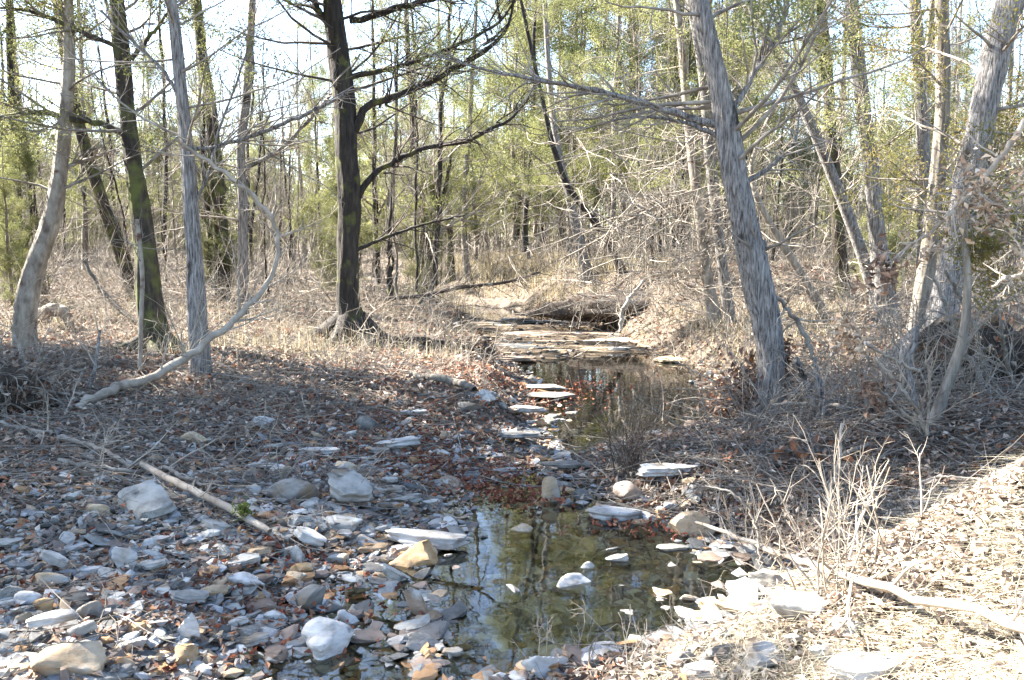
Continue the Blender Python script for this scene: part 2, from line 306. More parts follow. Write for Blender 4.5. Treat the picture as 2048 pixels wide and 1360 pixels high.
# ------------------------------------------------------------------ trees
def limb_mesh(pts, sides=8, K=20, jig=.012, lump=.08):
    p = resample(pts, K); p[1:, :3] += rng.normal(size=(K - 1, 3)) * jig * np.minimum(1, p[1:, 3:4] * 25)
    return p[:, :3], p[:, 3]
def tree(name, label, cat, pix, y=None, topfol=0, toph=4.6, bark='bark_grey', twig='twig', limbs=(), n1=22, n2=130, n3=380, hmin=1.0, L1=(.6, 1.8), fol=0, folmat='cedar', fsize=.034, folh=2.5, ztop=9.5, group=None, up=.25, flare=1.5, depth_lean=0.0, twr=.0022, roots=0, folper=32, limbup=.0):
    b = G(pix[0][0], pix[0][1]) if y is None else P(pix[0][0], pix[0][1], y)
    if y is not None: b[2] = float(height(b[0], b[1]))
    yb = b[1]; pts = []
    for k, (px, py, wd) in enumerate(pix):
        p = P(px, py, yb + depth_lean * k); r = wpx(wd, yb) / 2
        if k == 0: p = b.copy()
        pts.append([*p, r])
    pts = [[b[0], b[1], b[2] - .15, pts[0][3] * flare]] + [[b[0], b[1], b[2] + .03, pts[0][3] * (1 + (flare - 1) * .5)]] + [q for q in pts[1:] if q[2] > b[2] + .2]
    if ztop and pts[-1][2] < ztop:
        a, c = np.array(pts[-1]), np.array(pts[-3]); d = (a - c)[:3]; d /= max(d[2], 1e-3); d[:2] = np.clip(d[:2], -.35, .35)
        h = ztop - a[2]; e = a[:3] + d * h * .55 + [rng.normal() * .15, rng.normal() * .15, 0]; e2 = e + np.array([d[0] * .3, d[1] * .3, 1]) * h * .45
        pts += [[*e, a[3] * .6], [*e2, a[3] * .15]]
    big = pix[0][2] >= 30; tp = resample(np.array(pts), 54); tp[2:, :2] += (np.cumsum(rng.normal(size=(52, 2)), axis=0) * .1 * tp[2:, 3:4] * .3)
    rt = root(name, b, label, cat, group)
    TP = tp[None, :, :3]; TR = tp[None, :, 3]
    mb = MB()
    if big:
        ti = np.linspace(0, 53, 230); tf = np.stack([np.interp(ti, np.arange(54), tp[:, q]) for q in range(4)], 1); tubes(mb, tf[None, :, :3], tf[None, :, 3], 36, lump=.012, ridge=.16)
    else: tubes(mb, TP, TR, 16, lump=.07)
    if roots:
        a0 = rng.random() * 6
        for k in range(roots):
            a = a0 + k * 6.28 / roots + rng.normal() * .2; r = pts[0][3]; e = []
            for s, z, rr in ((.2, .28, .5), (.9, .1, .45), (1.7, .0, .3), (2.8, -.06, .15)):
                x_, y_ = b[0] + math.cos(a) * r * s, b[1] + math.sin(a) * r * s
                e.append([x_, y_, float(height(x_, y_)) + z * r * 4, r * rr])
            p_, r_ = limb_mesh(e, K=10, jig=.005); tubes(mb, p_, r_, 7, lump=.1)
    obj('trunk', mb.mesh('trunk', M[bark], origin=b), rt)
    LP = [];  LR = []
    for lm in limbs:
        e = [[*P(px, py, yb + dy), wpx(wd, yb) / 2] for (px, py, wd, dy) in [(q if len(q) == 4 else (*q, 0)) for q in lm]]
        p_, r_ = limb_mesh(e, K=22); mb = MB(); tubes(mb, p_, r_, 9, lump=.1)
        obj('limb', mb.mesh('limb', M[bark], origin=b), rt); LP.append(p_); LR.append(r_)
    # level 1 branches off the trunk above hmin
    zs = tp[:, 2] - b[2]; k0 = int(np.argmax(zs > hmin)); sub = TP[:, k0:]; subr = TR[:, k0:]
    A1, R1 = grow(sub, subr, n1, L1, K=8, ang=(55, 95), up=up, wig=.09, t0=0, t1=.97, rf=.22, rmin=.005, rmax=.019)
    if LP:
        LPa = np.stack([resample(np.hstack([p, r[:, None]]), 8) for p, r in zip(LP, LR)])
        A1x = np.concatenate([A1] + [LPa[..., :3]] * 3); R1x = np.concatenate([R1] + [LPa[..., 3]] * 3)
    else: A1x, R1x = A1, R1
    A2, R2 = grow(A1x, R1x, n2, (L1[0] * .45, L1[1] * .5), K=5, ang=(25, 65), up=up * .5, wig=.16, t0=.15, rf=.5, rmin=.0035, rmax=.012, flat=.6)
    A3, R3 = grow(A2, R2, n3, (.12, .45), K=4, ang=(25, 65), up=.1, wig=.2, t0=.1, rf=.55, rmin=twr, rmax=.006)
    mb = MB(); tubes(mb, A1, R1, 5, lump=.1); tubes(mb, A2, R2, 4); tubes(mb, A3, R3, 3)
    obj('bare_branches', mb.mesh('bare_branches', M[twig], origin=b), rt)
    if topfol:  # boughs and foliage above the frame, added to shade the right bank
        C1, Q1 = grow(TP[:, -34:], TR[:, -34:], 60, (.8, 2.2), K=7, ang=(50, 85), up=.3, wig=.12, t0=0, t1=.98, rf=.3, rmin=.006, rmax=.02)
        C2, Q2 = grow(C1, Q1, 420, (.3, .9), K=4, ang=(25, 65), up=.1, wig=.15, rf=.5, rmin=.004)
        mb = MB(); tubes(mb, C1, Q1, 4); tubes(mb, C2, Q2, 3); obj('shade_boughs', mb.mesh('shade_boughs', M[twig], origin=b), rt)
        e = np.concatenate([C2[:, -1], C2[:, 2], C1[:, -1], C1[:, 4], C1[:, -2]]); e = e[e[:, 2] > toph]
        mb = MB(); leaves(mb, np.repeat(e, 2, axis=0), .075, .4, spread=.13, per=topfol)
        obj('shade_foliage', mb.mesh('shade_foliage', M[folmat], smooth=False, origin=b), rt)
    if fol:
        ends = np.concatenate([A3[:, -1], A3[:, -2], A2[:, -1]]); ends = ends[ends[:, 2] > folh]
        keep = vnoise(ends[:, 0] + ends[:, 2], ends[:, 1] + ends[:, 2] * .7, 1.3, int(rng.integers(50))) > -.17
        ends = ends[keep]
        fol = int(fol * 1.5)
        if len(ends) > fol: ends = ends[rng.choice(len(ends), fol, replace=False)]
        mb = MB(); leaves(mb, ends, fsize, .35, spread=.06, per=int(folper * 1.5))
        obj('foliage', mb.mesh('foliage', M[folmat], smooth=False, origin=b), rt)
    return rt

tree('leaning_tree', 'pale smooth tree bending right then straight up near the left edge', 'tree',
     [(45, 692, 36), (52, 610, 40), (72, 520, 38), (108, 440, 33), (122, 370, 29), (133, 280, 27), (140, 200, 25), (143, 100, 20), (140, 0, 18)],
     bark='bark_pale', n1=16, n2=110, n3=300, fol=0, ztop=8.5, hmin=1.4,
     limbs=[[(110, 350, 9), (150, 325, 8), (180, 318, 6), (230, 300, 4)]])
tree('mossy_tree', 'dark tree with green moss down its trunk and flared foot, left of grey trunk', 'tree',
     [(312, 700, 46), (300, 610, 47), (290, 500, 43), (279, 400, 37), (265, 300, 33), (252, 200, 30), (243, 100, 30), (236, 0, 27)],
     topfol=14, bark='bark_moss', n1=24, n2=170, n3=500, fol=420, folmat='cedar', folh=2.6, ztop=9.5, hmin=1.2, roots=5,
     limbs=[[(262, 270, 12), (215, 250, 12), (150, 240, 12), (80, 222, 12), (20, 232, 10), (-60, 240, 7)],
            [(248, 100, 9), (190, 75, 9), (120, 45, 9), (60, 20, 7), (0, 15, 5)],
            [(262, 120, 9), (310, 60, 7), (340, 20, 5), (350, -30, 4)]])
tree('grey_tree', 'straight slim grey trunk with one sunlit edge beside the fallen arching limb', 'tree',
     [(400, 748, 34), (395, 650, 37), (388, 500, 31), (380, 350, 27), (367, 200, 25), (357, 100, 22), (345, 0, 19)],
     topfol=12, bark='bark_grey', n1=34, n2=230, n3=620, fol=150, folh=3.0, ztop=8.5, hmin=1.6, L1=(.8, 2.2),
     limbs=[[(384, 300, 8), (450, 290, 8), (520, 265, 8), (600, 235, 7), (660, 205, 6), (700, 180, 4)],
            [(370, 210, 8), (320, 130, 6), (250, 70, 5), (200, 20, 4)],
            [(385, 420, 6), (420, 340, 6), (440, 250, 5), (480, 150, 4), (500, 80, 3)]])
tree('dark_tree', 'tallest dark trunk left of centre with long limbs sweeping to the right', 'tree',
     [(705, 690, 50), (697, 610, 42), (694, 500, 42), (699, 400, 45), (692, 300, 46), (688, 200, 42), (677, 100, 41), (664, 0, 37)],
     bark='bark_dark', topfol=14, toph=4.9, twig='twig_dark', n1=14, n2=240, n3=800, ztop=9.5, hmin=2.4, L1=(.8, 2.0), flare=1.9, roots=6, fol=160, folh=3.2,
     limbs=[[(700, 40, 14), (760, 28, 13), (800, 14, 12), (860, 0, 9), (930, -20, 6)],
            [(700, 155, 12), (760, 140, 11), (820, 128, 9), (870, 108, 8), (930, 85, 7), (1000, 48, 5), (1030, 0, 3)],
            [(708, 260, 18), (722, 222, 15), (760, 200, 13), (830, 180, 11), (900, 142, 11), (960, 112, 9), (1020, 60, 6), (1028, -20, 4)],
            [(716, 395, 14), (735, 358, 13), (790, 320, 11), (860, 292, 10), (930, 284, 9), (985, 258, 8), (1030, 235, 5), (1062, 190, 3)],
            [(672, 60, 16), (640, 30, 15), (618, -10, 12), (600, -60, 8)],
            [(715, 500, 8), (780, 470, 6), (850, 448, 5), (930, 430, 3)]])
tree('leaning_tree', 'dark tree leaning left, seen behind the pale bent trunk and the mossy one', 'tree',
     [(272, 602, 24), (240, 500, 26), (210, 420, 24), (180, 330, 22), (155, 240, 21), (130, 120, 19), (112, 0, 16)], bark='bark_moss', n1=18, n2=120, n3=320, fol=120)
tree('mossy_tree', 'slim mossy trunk standing just behind and right of the grey one', 'tree',
     [(448, 600, 24), (446, 500, 25), (442, 400, 25), (432, 300, 25), (424, 200, 22), (406, 100, 20), (396, 0, 20)], bark='bark_moss', n1=22, n2=150, n3=420, fol=260, folh=1.8)
tree('slim_tree', 'slim dark trunk with sunlit left edge between grey tree and tallest dark tree', 'tree',
     [(488, 640, 22), (485, 500, 20), (487, 400, 18), (481, 300, 17), (494, 200, 17), (500, 100, 15), (506, 0, 13)], bark='bark_grey', n1=22, n2=160, n3=420,
     limbs=[[(488, 340, 9), (560, 300, 8), (620, 240, 7), (680, 170, 6), (720, 110, 4)]])
tree('slim_tree', 'thin dark tree near the left edge, left one of two behind the bent trunk', 'tree',
     [(48, 600, 16), (42, 500, 15), (36, 380, 14), (28, 260, 14), (22, 120, 12), (20, 0, 10)], bark='bark_dark', n1=18, n2=110, n3=260, fol=240, folh=2.2)
tree('slim_tree', 'thin dark tree near the left edge, right one of two behind the bent trunk', 'tree',
     [(82, 590, 18), (72, 470, 17), (60, 350, 15), (42, 250, 14), (30, 150, 12), (25, 60, 11)], bark='bark_dark', n1=16, n2=110, n3=260, fol=200, folh=2.4)
tree('cedar_tree', 'forked dark cedar with mossy foot, second trunk right of tallest dark tree', 'tree',
     [(850, 605, 30), (850, 500, 27), (846, 430, 24), (832, 330, 17), (822, 200, 13), (815, 100, 10), (812, 0, 8)], bark='bark_moss', n1=34, n2=260, n3=700, fol=900, folh=2.2, L1=(.9, 2.4), hmin=1.2,
     limbs=[[(852, 500, 12), (870, 450, 11), (890, 380, 8), (905, 300, 6)]])
tree('cedar_tree', 'thin cedar with drooping green boughs left of the creek head', 'tree',
     [(903, 562, 15), (900, 480, 13), (893, 400, 12), (885, 300, 11), (880, 180, 9)], bark='bark_moss', n1=34, n2=250, n3=650, fol=800, folh=2.0, L1=(.9, 2.4), hmin=1.0)
tree('cedar_tree', 'slender cedar trunk between creek head and the forked mossy cedar', 'tree',
     [(935, 560, 13), (928, 470, 12), (930, 380, 11), (938, 250, 10), (945, 120, 8)], bark='bark_back', n1=30, n2=220, n3=560, fol=700, folh=2.2, hmin=1.0, L1=(.8, 2.2))
tree('creekside_tree', 'pale double-footed tree on the lit bank at the head of the creek', 'tree',
     [(1175, 560, 20), (1162, 500, 19), (1146, 420, 17), (1122, 330, 15), (1106, 240, 13), (1096, 120, 11), (1090, 0, 9)], bark='bark_grey', n1=26, n2=200, n3=520, fol=500, folh=2.6)
tree('creekside_tree', 'dark thin tree slanting to upper left above the cut bank', 'tree',
     [(1245, 545, 15), (1215, 480, 15), (1170, 420, 14), (1132, 370, 13), (1105, 290, 11), (1085, 200, 9)], bark='bark_dark', n1=18, n2=120, n3=300)
tree('grey_tree', 'large weathered grey cedar trunk leaning left, right of the creek', 'tree',
     [(1532, 835, 50), (1543, 735, 52), (1531, 650, 54), (1512, 560, 57), (1492, 450, 56), (1470, 350, 52), (1454, 250, 47), (1440, 170, 43), (1421, 80, 40), (1400, 0, 36)],
     bark='bark_grey', n1=30, n2=230, n3=620, ztop=8.5, hmin=1.9, L1=(.6, 1.7), roots=6, flare=1.25, fol=160, folh=3.0,
     limbs=[[(1438, 250, 15), (1400, 242, 14), (1330, 222, 12), (1260, 198, 11), (1190, 182, 9), (1120, 166, 8), (1040, 152, 7), (960, 140, 5), (900, 118, 4), (840, 105, 2)],
            [(1440, 275, 10), (1400, 255, 9), (1350, 240, 6), (1290, 232, 4), (1220, 240, 3)],
            [(1468, 220, 10), (1500, 160, 11), (1540, 100, 12), (1565, 50, 10), (1580, -10, 8)],
            [(1488, 370, 10), (1530, 340, 10), (1570, 310, 9), (1592, 280, 6), (1600, 220, 3)],
            [(1520, 560, 22), (1526, 520, 20), (1524, 485, 16)]])
tree('creekside_tree', 'left one of two sunlit slender trunks behind the big grey trunk', 'tree',
     [(1432, 652, 24), (1416, 570, 21), (1402, 460, 20), (1388, 350, 18), (1376, 250, 17), (1366, 120, 15), (1352, 0, 13)], bark='bark_pale', n1=28, n2=220, n3=600, fol=350, folh=2.6,
     limbs=[[(1390, 380, 8), (1340, 400, 7), (1260, 440, 6), (1180, 490, 4), (1120, 520, 3)]])
tree('creekside_tree', 'right one of two sunlit slender trunks behind the big grey trunk', 'tree',
     [(1460, 645, 22), (1447, 540, 20), (1432, 420, 20), (1422, 310, 22), (1416, 200, 22), (1402, 100, 20), (1382, 0, 18)], bark='bark_grey', n1=28, n2=220, n3=600, fol=450, folh=2.4)
tree('slim_tree', 'dark upright trunk right of the big leaning grey one', 'tree',
     [(1690, 600, 26), (1676, 470, 25), (1672, 370, 24), (1660, 280, 22), (1656, 180, 20), (1650, 90, 19), (1640, 0, 18)], bark='bark_moss', n1=26, n2=200, n3=520, fol=200, folh=2.5,
     limbs=[[(1660, 200, 10), (1640, 120, 10), (1628, 60, 9), (1620, 0, 8)]])
tree('grey_tree', 'upright shaggy trunk with sapling in front, left of the large right-edge trunk', 'tree',
     [(1778, 650, 34), (1757, 500, 33), (1746, 400, 31), (1736, 300, 29), (1722, 200, 28), (1709, 80, 27), (1700, 0, 24)], bark='bark_grey', n1=28, n2=220, n3=560, fol=250, folh=2.8)
tree('leaning_tree', 'grey tree slanting up to the left behind the dark upright trunk', 'tree',
     [(1760, 620, 24), (1722, 500, 22), (1690, 410, 21), (1655, 320, 20), (1618, 235, 18), (1578, 150, 16), (1540, 85, 14), (1500, 15, 12)], bark='bark_grey', n1=22, n2=160, n3=420)
tree('leaning_tree', 'thin brown sapling slanting left, just right of the big grey trunk', 'tree',
     [(1652, 640, 18), (1618, 570, 15), (1575, 505, 14), (1535, 440, 13), (1510, 390, 11), (1500, 330, 9), (1530, 250, 7)], bark='bark_back', n1=14, n2=80, n3=200, ztop=4.5)
tree('cedar_tree', 'broad stringy-barked trunk leaning right at the upper right corner', 'tree',
     [(1855, 742, 66), (1880, 650, 54), (1900, 560, 46), (1916, 450, 46), (1936, 350, 50), (1961, 250, 50), (1987, 120, 52), (2015, 0, 54)], bark='bark_grey', n1=36, n2=300, n3=800, fol=220, folmat='cedar_gold', folh=1.9, hmin=1.0, L1=(.6, 1.6), roots=7, flare=1.7,
     limbs=[[(1905, 560, 30), (1935, 480, 22), (1960, 380, 16), (1990, 300, 10)]])
tree('cedar_tree', 'cedar with rusty green foliage hanging over its trunk, left of the corner trunk', 'tree',
     [(1828, 690, 34), (1850, 560, 30), (1868, 420, 30), (1882, 280, 28), (1888, 180, 27), (1885, 80, 26), (1884, 0, 25)], y=9.2, bark='bark_back', n1=40, n2=340, n3=900, fol=330, folmat='cedar_gold', folh=1.7, hmin=.9, L1=(.5, 1.2))
tree('slim_tree', 'shadowed slim trunk between shaggy trunk and rusty green cedar', 'tree',
     [(1840, 640, 26), (1848, 480, 25), (1846, 330, 25), (1842, 200, 24), (1835, 90, 22), (1828, 0, 21)], y=11, bark='bark_grey', n1=24, n2=180, n3=420, fol=260, folmat='cedar_gold', folh=1.8)
tree('dead_pole', 'thin bare upright pole standing in front of the mossy tree', 'dead sapling',
     [(281, 746, 9), (282, 650, 8), (286, 560, 8), (281, 500, 9), (274, 438, 8)], bark='bark_pale', n1=6, n2=10, n3=16, hmin=.9, L1=(.15, .5), ztop=0, flare=1.1)

# --- off to the left of the view: the cedars whose shade crosses the creek
for k, (x, y, h, r) in enumerate([(-8.3, 8.9, 10.5, 1.0), (-8.6, 10.1, 10.5, 1.1), (-8.4, 11.3, 9.5, 1.0), (-11, 11.5, 11, 1.2), (-10.8, 9.8, 11, 1.1)]):
    pass
# --- background woods: a few kinds, copied
def wood_proto(name, kind, h, label, cat, group):
    b = np.zeros(3); rt = root(name, b, label, cat, group)
    bkm = M['bark_dark'] if rng.random() < .4 else M['bark_back']; K = 24; z = np.linspace(-.3, h, K); lean = rng.normal(size=2) * .05 * h
    p = np.stack([lean[0] * (z / h) ** 1.3, lean[1] * (z / h) ** 1.3, z], 1); p[1:, :2] += np.cumsum(rng.normal(size=(K - 1, 2)), axis=0) * .025
    r0 = {'cedar': .10, 'dense': .12, 'bare': .07, 'sap': .03}[kind] * rng.uniform(.8, 1.2)
    r = r0 * (1 - .88 * (z.clip(0) / h)); mb = MB(); tubes(mb, p, r, 8, lump=.1)
    obj('trunk', mb.mesh('trunk', bkm), rt)
    TP = p[None]; TR = r[None]
    if kind in ('cedar', 'dense'):
        k0 = 4 if kind == 'cedar' else 2
        n1 = 70 if kind == 'cedar' else 110
        A1, R1 = grow(TP[:, k0:], TR[:, k0:], n1, (.7, 2.3), K=7, ang=(55, 85), up=.25, wig=.1, t0=0, t1=.99, rf=.25, rmin=.006, rmax=.02)
        tt = ((A1[:, 0, 2]) / h)[:, None, None]; A1 = A1[:, :1] + (A1 - A1[:, :1]) * (1.15 - .8 * tt)
        A2, R2 = grow(A1, R1, n1 * 7, (.25, .8), K=4, ang=(25, 65), up=.1, wig=.15, t0=.1, rf=.5, rmin=.004, flat=.5)
        A3, R3 = grow(A2, R2, n1 * 14, (.1, .35), K=3, ang=(20, 60), wig=.2, t0=.2, rf=.6, rmin=.003)
        mb = MB(); tubes(mb, A1, R1, 4); tubes(mb, A2, R2, 3); tubes(mb, A3[: n1 * 8], R3[: n1 * 8], 3)
        obj('bare_branches', mb.mesh('bare_branches', M['twig']), rt)
        e = np.concatenate([A3[:, -1], A2[:, -1], A2[:, 2]])
        lo = (.20 if kind == 'cedar' else .10) * h
        e = e[e[:, 2] > lo + rng.normal(size=len(e)) * .6]
        e = e[vnoise(e[:, 0] * 1.2 + e[:, 2], e[:, 1] * 1.2 + e[:, 2] * .6, 1.2, int(rng.integers(50))) > (-.02 if kind == 'cedar' else -.15)]
        mb = MB(); leaves(mb, e, .07, .36, spread=.085, per=27)
        obj('foliage', mb.mesh('foliage', M['cedar'], smooth=False), rt)
    else:
        big = kind == 'bare'
        n1 = 22 if big else 10
        A1, R1 = grow(TP[:, 4:], TR[:, 4:], n1, (.7, 2.0) if big else (.3, 1.0), K=7, ang=(30, 65), up=.5, wig=.12, t0=0, rf=.4, rmin=.006)
        A2, R2 = grow(A1, R1, n1 * 7, (.3, .9), K=5, ang=(25, 60), up=.3, wig=.15, t0=.15, rf=.5, rmin=.0045)
        A3, R3 = grow(A2, R2, n1 * 16, (.15, .5), K=3, ang=(20, 60), wig=.2, t0=.1, rf=.6, rmin=.0035)
        mb = MB(); tubes(mb, A1, R1, 4); tubes(mb, A2, R2, 3); tubes(mb, A3, R3, 3)
        obj('bare_branches', mb.mesh('bare_branches', M['twig']), rt)
    return rt
# (copies are placed further down, once the near things stand)
WOOD = {}
def place(kind, variants, spots, name, label_fn, cat, group, hfn):
    protos = []
    for i, (x, y, sc) in enumerate(spots):
        if i < variants:
            o = wood_proto(name, kind, hfn(), '', cat, group); protos.append(o)
        else: o = copy_tree(protos[i % variants])
        o.location = (x, y, float(height(x, y))); o.rotation_euler = (0, 0, rng.random() * 6.28); o.scale = (sc, sc, sc * rng.uniform(.9, 1.15))
        o['label'] = label_fn(x, y)
def side(x, y):
    u = 1024 + FPX * x / y
    return 'far left' if u < 350 else 'left' if u < 800 else 'middle' if u < 1250 else 'right' if u < 1700 else 'far right'
def away(y): return 'nearer' if y < 20 else 'mid-distance' if y < 32 else 'distant'
# shade casters left of the frame
place('dense', 2, [(-7.7, 8.5, .9), (-9.6, 9.3, 1.0), (-11.4, 10.2, 1.05), (-13.2, 11.0, 1.05), (-7.9, 6.9, .6), (-10.2, 8.2, .8)], 'cedar_tree',
      lambda x, y: 'dense green cedar standing left of the view, shading the creek', 'tree', 'cedars just outside the left edge', lambda: 10.0)
sp = []
def spots(n, ymin, ymax, x0, x1, mind):
    out = []
    tries = 0
    while len(out) < n and tries < 20000:
        tries += 1
        y = ymin + (ymax - ymin) * rng.random() ** .8; x = y * rng.uniform(x0, x1)
        dl, dr = dist_creek(x, y)
        if max(float(dl), float(dr)) < .5: continue
        if all((x - a) ** 2 + (y - b) ** 2 > mind ** 2 for a, b in sp): sp.append((x, y)); out.append((x, y))
    return out
c1 = [(x, y, rng.uniform(.85, 1.15)) for x, y in spots(32, 23, 36, .0, .27, 1.4)]        # tall cedars behind the creek's right bank
c1 += [(x, y, rng.uniform(.5, .66)) for x, y in spots(14, 20, 34, -.24, .02, 1.7)]
c1 += [(x, y, rng.uniform(.8, 1.1)) for x, y in spots(7, 22, 34, .26, .62, 2.0)]
place('cedar', 4, c1, 'cedar_tree', lambda x, y: f'{away(y)} tall cedar in the {side(x,y)} of the woods, yellow green crown', 'tree', 'cedars in the woods', lambda: rng.uniform(10.5, 13))
c2 = [(x, y, rng.uniform(.5, .75)) for x, y in spots(26, 28, 46, -.66, -.06, 2.2)]
c2 += [(x, y, rng.uniform(.4, .6)) for x, y in spots(12, 26, 44, .28, .6, 2.2)]
place('dense', 3, c2, 'young_cedar', lambda x, y: f'{away(y)} low bushy young cedar in the {side(x,y)} of the woods', 'tree', 'young cedars in the woods', lambda: rng.uniform(9, 11))
b1 = [(x, y, rng.uniform(.7, 1.15)) for x, y in spots(95, 15.5, 46, -.68, .68, 1.0)]
place('bare', 6, b1, 'bare_tree', lambda x, y: f'{away(y)} bare thin tree in the {side(x,y)} of the woods', 'tree', 'bare trees in the woods', lambda: rng.uniform(7, 11))
b2 = [(x, y, rng.uniform(.6, 1.2)) for x, y in spots(120, 12.5, 36, -.66, .66, .55)]
place('sap', 6, b2, 'bare_sapling', lambda x, y: f'{away(y)} bare pole sapling in the {side(x,y)} of the woods', 'sapling', 'saplings in the woods', lambda: rng.uniform(3, 6))

place('dense', 2, [(-7.4, 12.6, .26), (-5.6, 16.4, .33), (-3.4, 17.5, .36), (-8.8, 15.2, .34), (5.9, 13.4, .28), (7.6, 15.5, .36), (-1.9, 18.5, .34)], 'young_cedar',
      lambda x, y: f'small green cedar bush among the trunks in the {side(x,y)}, {"nearer" if y < 16 else "farther back"}', 'tree', 'small cedars between the trunks', lambda: rng.uniform(8.5, 10))
# far-off woods that read as one mass
mb = MB(); mf = MB(); N = 1500
ya = rng.uniform(46, 85, N); xa = ya * rng.uniform(-.85, .85, N); za = height(xa, ya); hh = rng.uniform(3.5, 9.0, N)
K = 5; z = np.linspace(-.2, 1, K)[None] * hh[:, None]
Pt = np.stack([xa[:, None] + rng.normal(size=(N, K)) * .12, ya[:, None] + np.zeros((N, K)), za[:, None] + z], -1)
Rt = rng.uniform(.04, .10, N)[:, None] * np.linspace(1, .3, K)[None]
tubes(mb, Pt, Rt, 4)
A2, R2 = grow(Pt, Rt, 12000, (.5, 2.0), K=4, ang=(25, 70), up=.3, wig=.15, t0=.2, rf=.4, rmin=.012)
tubes(mb, A2, R2, 3)
tag(obj('far_woods', mb.mesh('far_woods', M['bark_back'])), 'pale mass of far-off bare trunks and branches behind the woods', 'woodland', kind='stuff')
e = A2[rng.choice(len(A2), 9000, replace=True)][:, -1]; e = e[vnoise(e[:, 0], e[:, 1], .12, 4) > -.22]
leaves(mf, e, .26, .5, spread=.5, per=20)
tag(obj('far_evergreens', mf.mesh('far_evergreens', M['cedar'], smooth=False)), 'yellow green evergreen growth far behind the trunks', 'woodland', kind='stuff')
exec_near = True
# ------------------------------------------------------------------ stones
import bmesh
def ico(sub):
    b = bmesh.new(); bmesh.ops.create_icosphere(b, subdivisions=sub, radius=1)
    v = np.array([x.co[:] for x in b.verts]); f = np.array([[q.index for q in p.verts] for p in b.faces]); b.free(); return v, f
ICO = {s: ico(s) for s in (1, 2, 3, 4)}
def n3(v, s, o):
    return vnoise(v[:, 0] + o, v[:, 1] - o, s, 1) + vnoise(v[:, 1] + o, v[:, 2] + o, s, 2) + vnoise(v[:, 2] - o, v[:, 0] + o, s, 3)
def rock(sx, sy, sz, sub=3, planes=7, nz=.06, r=None, slab=True, knob=0):
    r = r or rng
    v, f = ICO[sub]; v = v.copy(); o = r.random() * 60
    nrm = [[0, 0, 1], [0, 0, -1]] if slab else []
    nrm = [np.array(q, float) for q in nrm]; off = [.62, .62] if slab else []
    for k in range(planes):
        a = 2 * math.pi * (k + r.uniform(-.3, .3)) / planes; zz = r.normal() * (.15 if slab else .6)
        q = np.array([math.cos(a), math.sin(a), zz]); nrm.append(q / np.linalg.norm(q)); off.append(r.uniform(.58, .92))
    rr = np.full(len(v), 1.55 if planes < 10 else 1.15)
    for q, d in zip(nrm, off):
        c = v @ q; rr = np.minimum(rr, np.where(c > .05, d / np.maximum(c, .05), 9))
    v = v * rr[:, None]
    v = v * (1 + n3(v, 1.6, o)[:, None] * nz * 1.0 + n3(v, 5, o)[:, None] * nz * .8)
    if slab: v[:, :2] *= (1 + .035 * np.round(np.sin(v[:, 2:3] * 9 + o + n3(v, 1, o)[:, None] * 2)))
    if sub > 2: v[:, 2] += np.round(n3(v, 1.2, o + 3) * 3) * .035
    if knob: v = v * (1 + np.clip(n3(v, 1.4, o + 9), -.6, .6)[:, None] * knob)
    return v * np.array([sx, sy, sz]) / 2, f
used_labels = {}
def stone(px, py, wd, ht, c, label, deep=.6, yaw=None, tx=0.0, ty=0.0, name='stone', sub=4, slab=True, planes=7, lift=.25, knob=0, group=None, cat='stone', pos=None, roll=None):
    g = G(px, py + ht * .45) if pos is None else pos
    sx = wpx(wd, g[1]) * 1.06; sz = max(wpx(ht, g[1]) * (.80 if slab else .80), .018); sy = sx * deep
    v, f = rock(sx, sy, sz * 1.15, sub, planes, slab=slab, knob=knob)
    mb = MB(); mb.add(v, t=f); me = mb.mesh(name, M['st_' + c], smooth=False)
    if sub >= 3: me.polygons.foreach_set('use_smooth', np.ones(len(me.polygons), bool)); me.set_sharp_from_angle(angle=math.radians(38))
    z = max(float(height(g[0], g[1])), -.05)
    if name == 'rock_ledge': z = min(z, .02)
    o = obj(name, me, loc=(g[0], g[1] + sy * .35, z + sz * lift + (.012 if slab else 0)))
    o.rotation_euler = (math.radians(tx), math.radians(ty), math.radians(rng.uniform(-15, 15) if yaw is None else yaw))
    tag(o, label, cat, group); return o
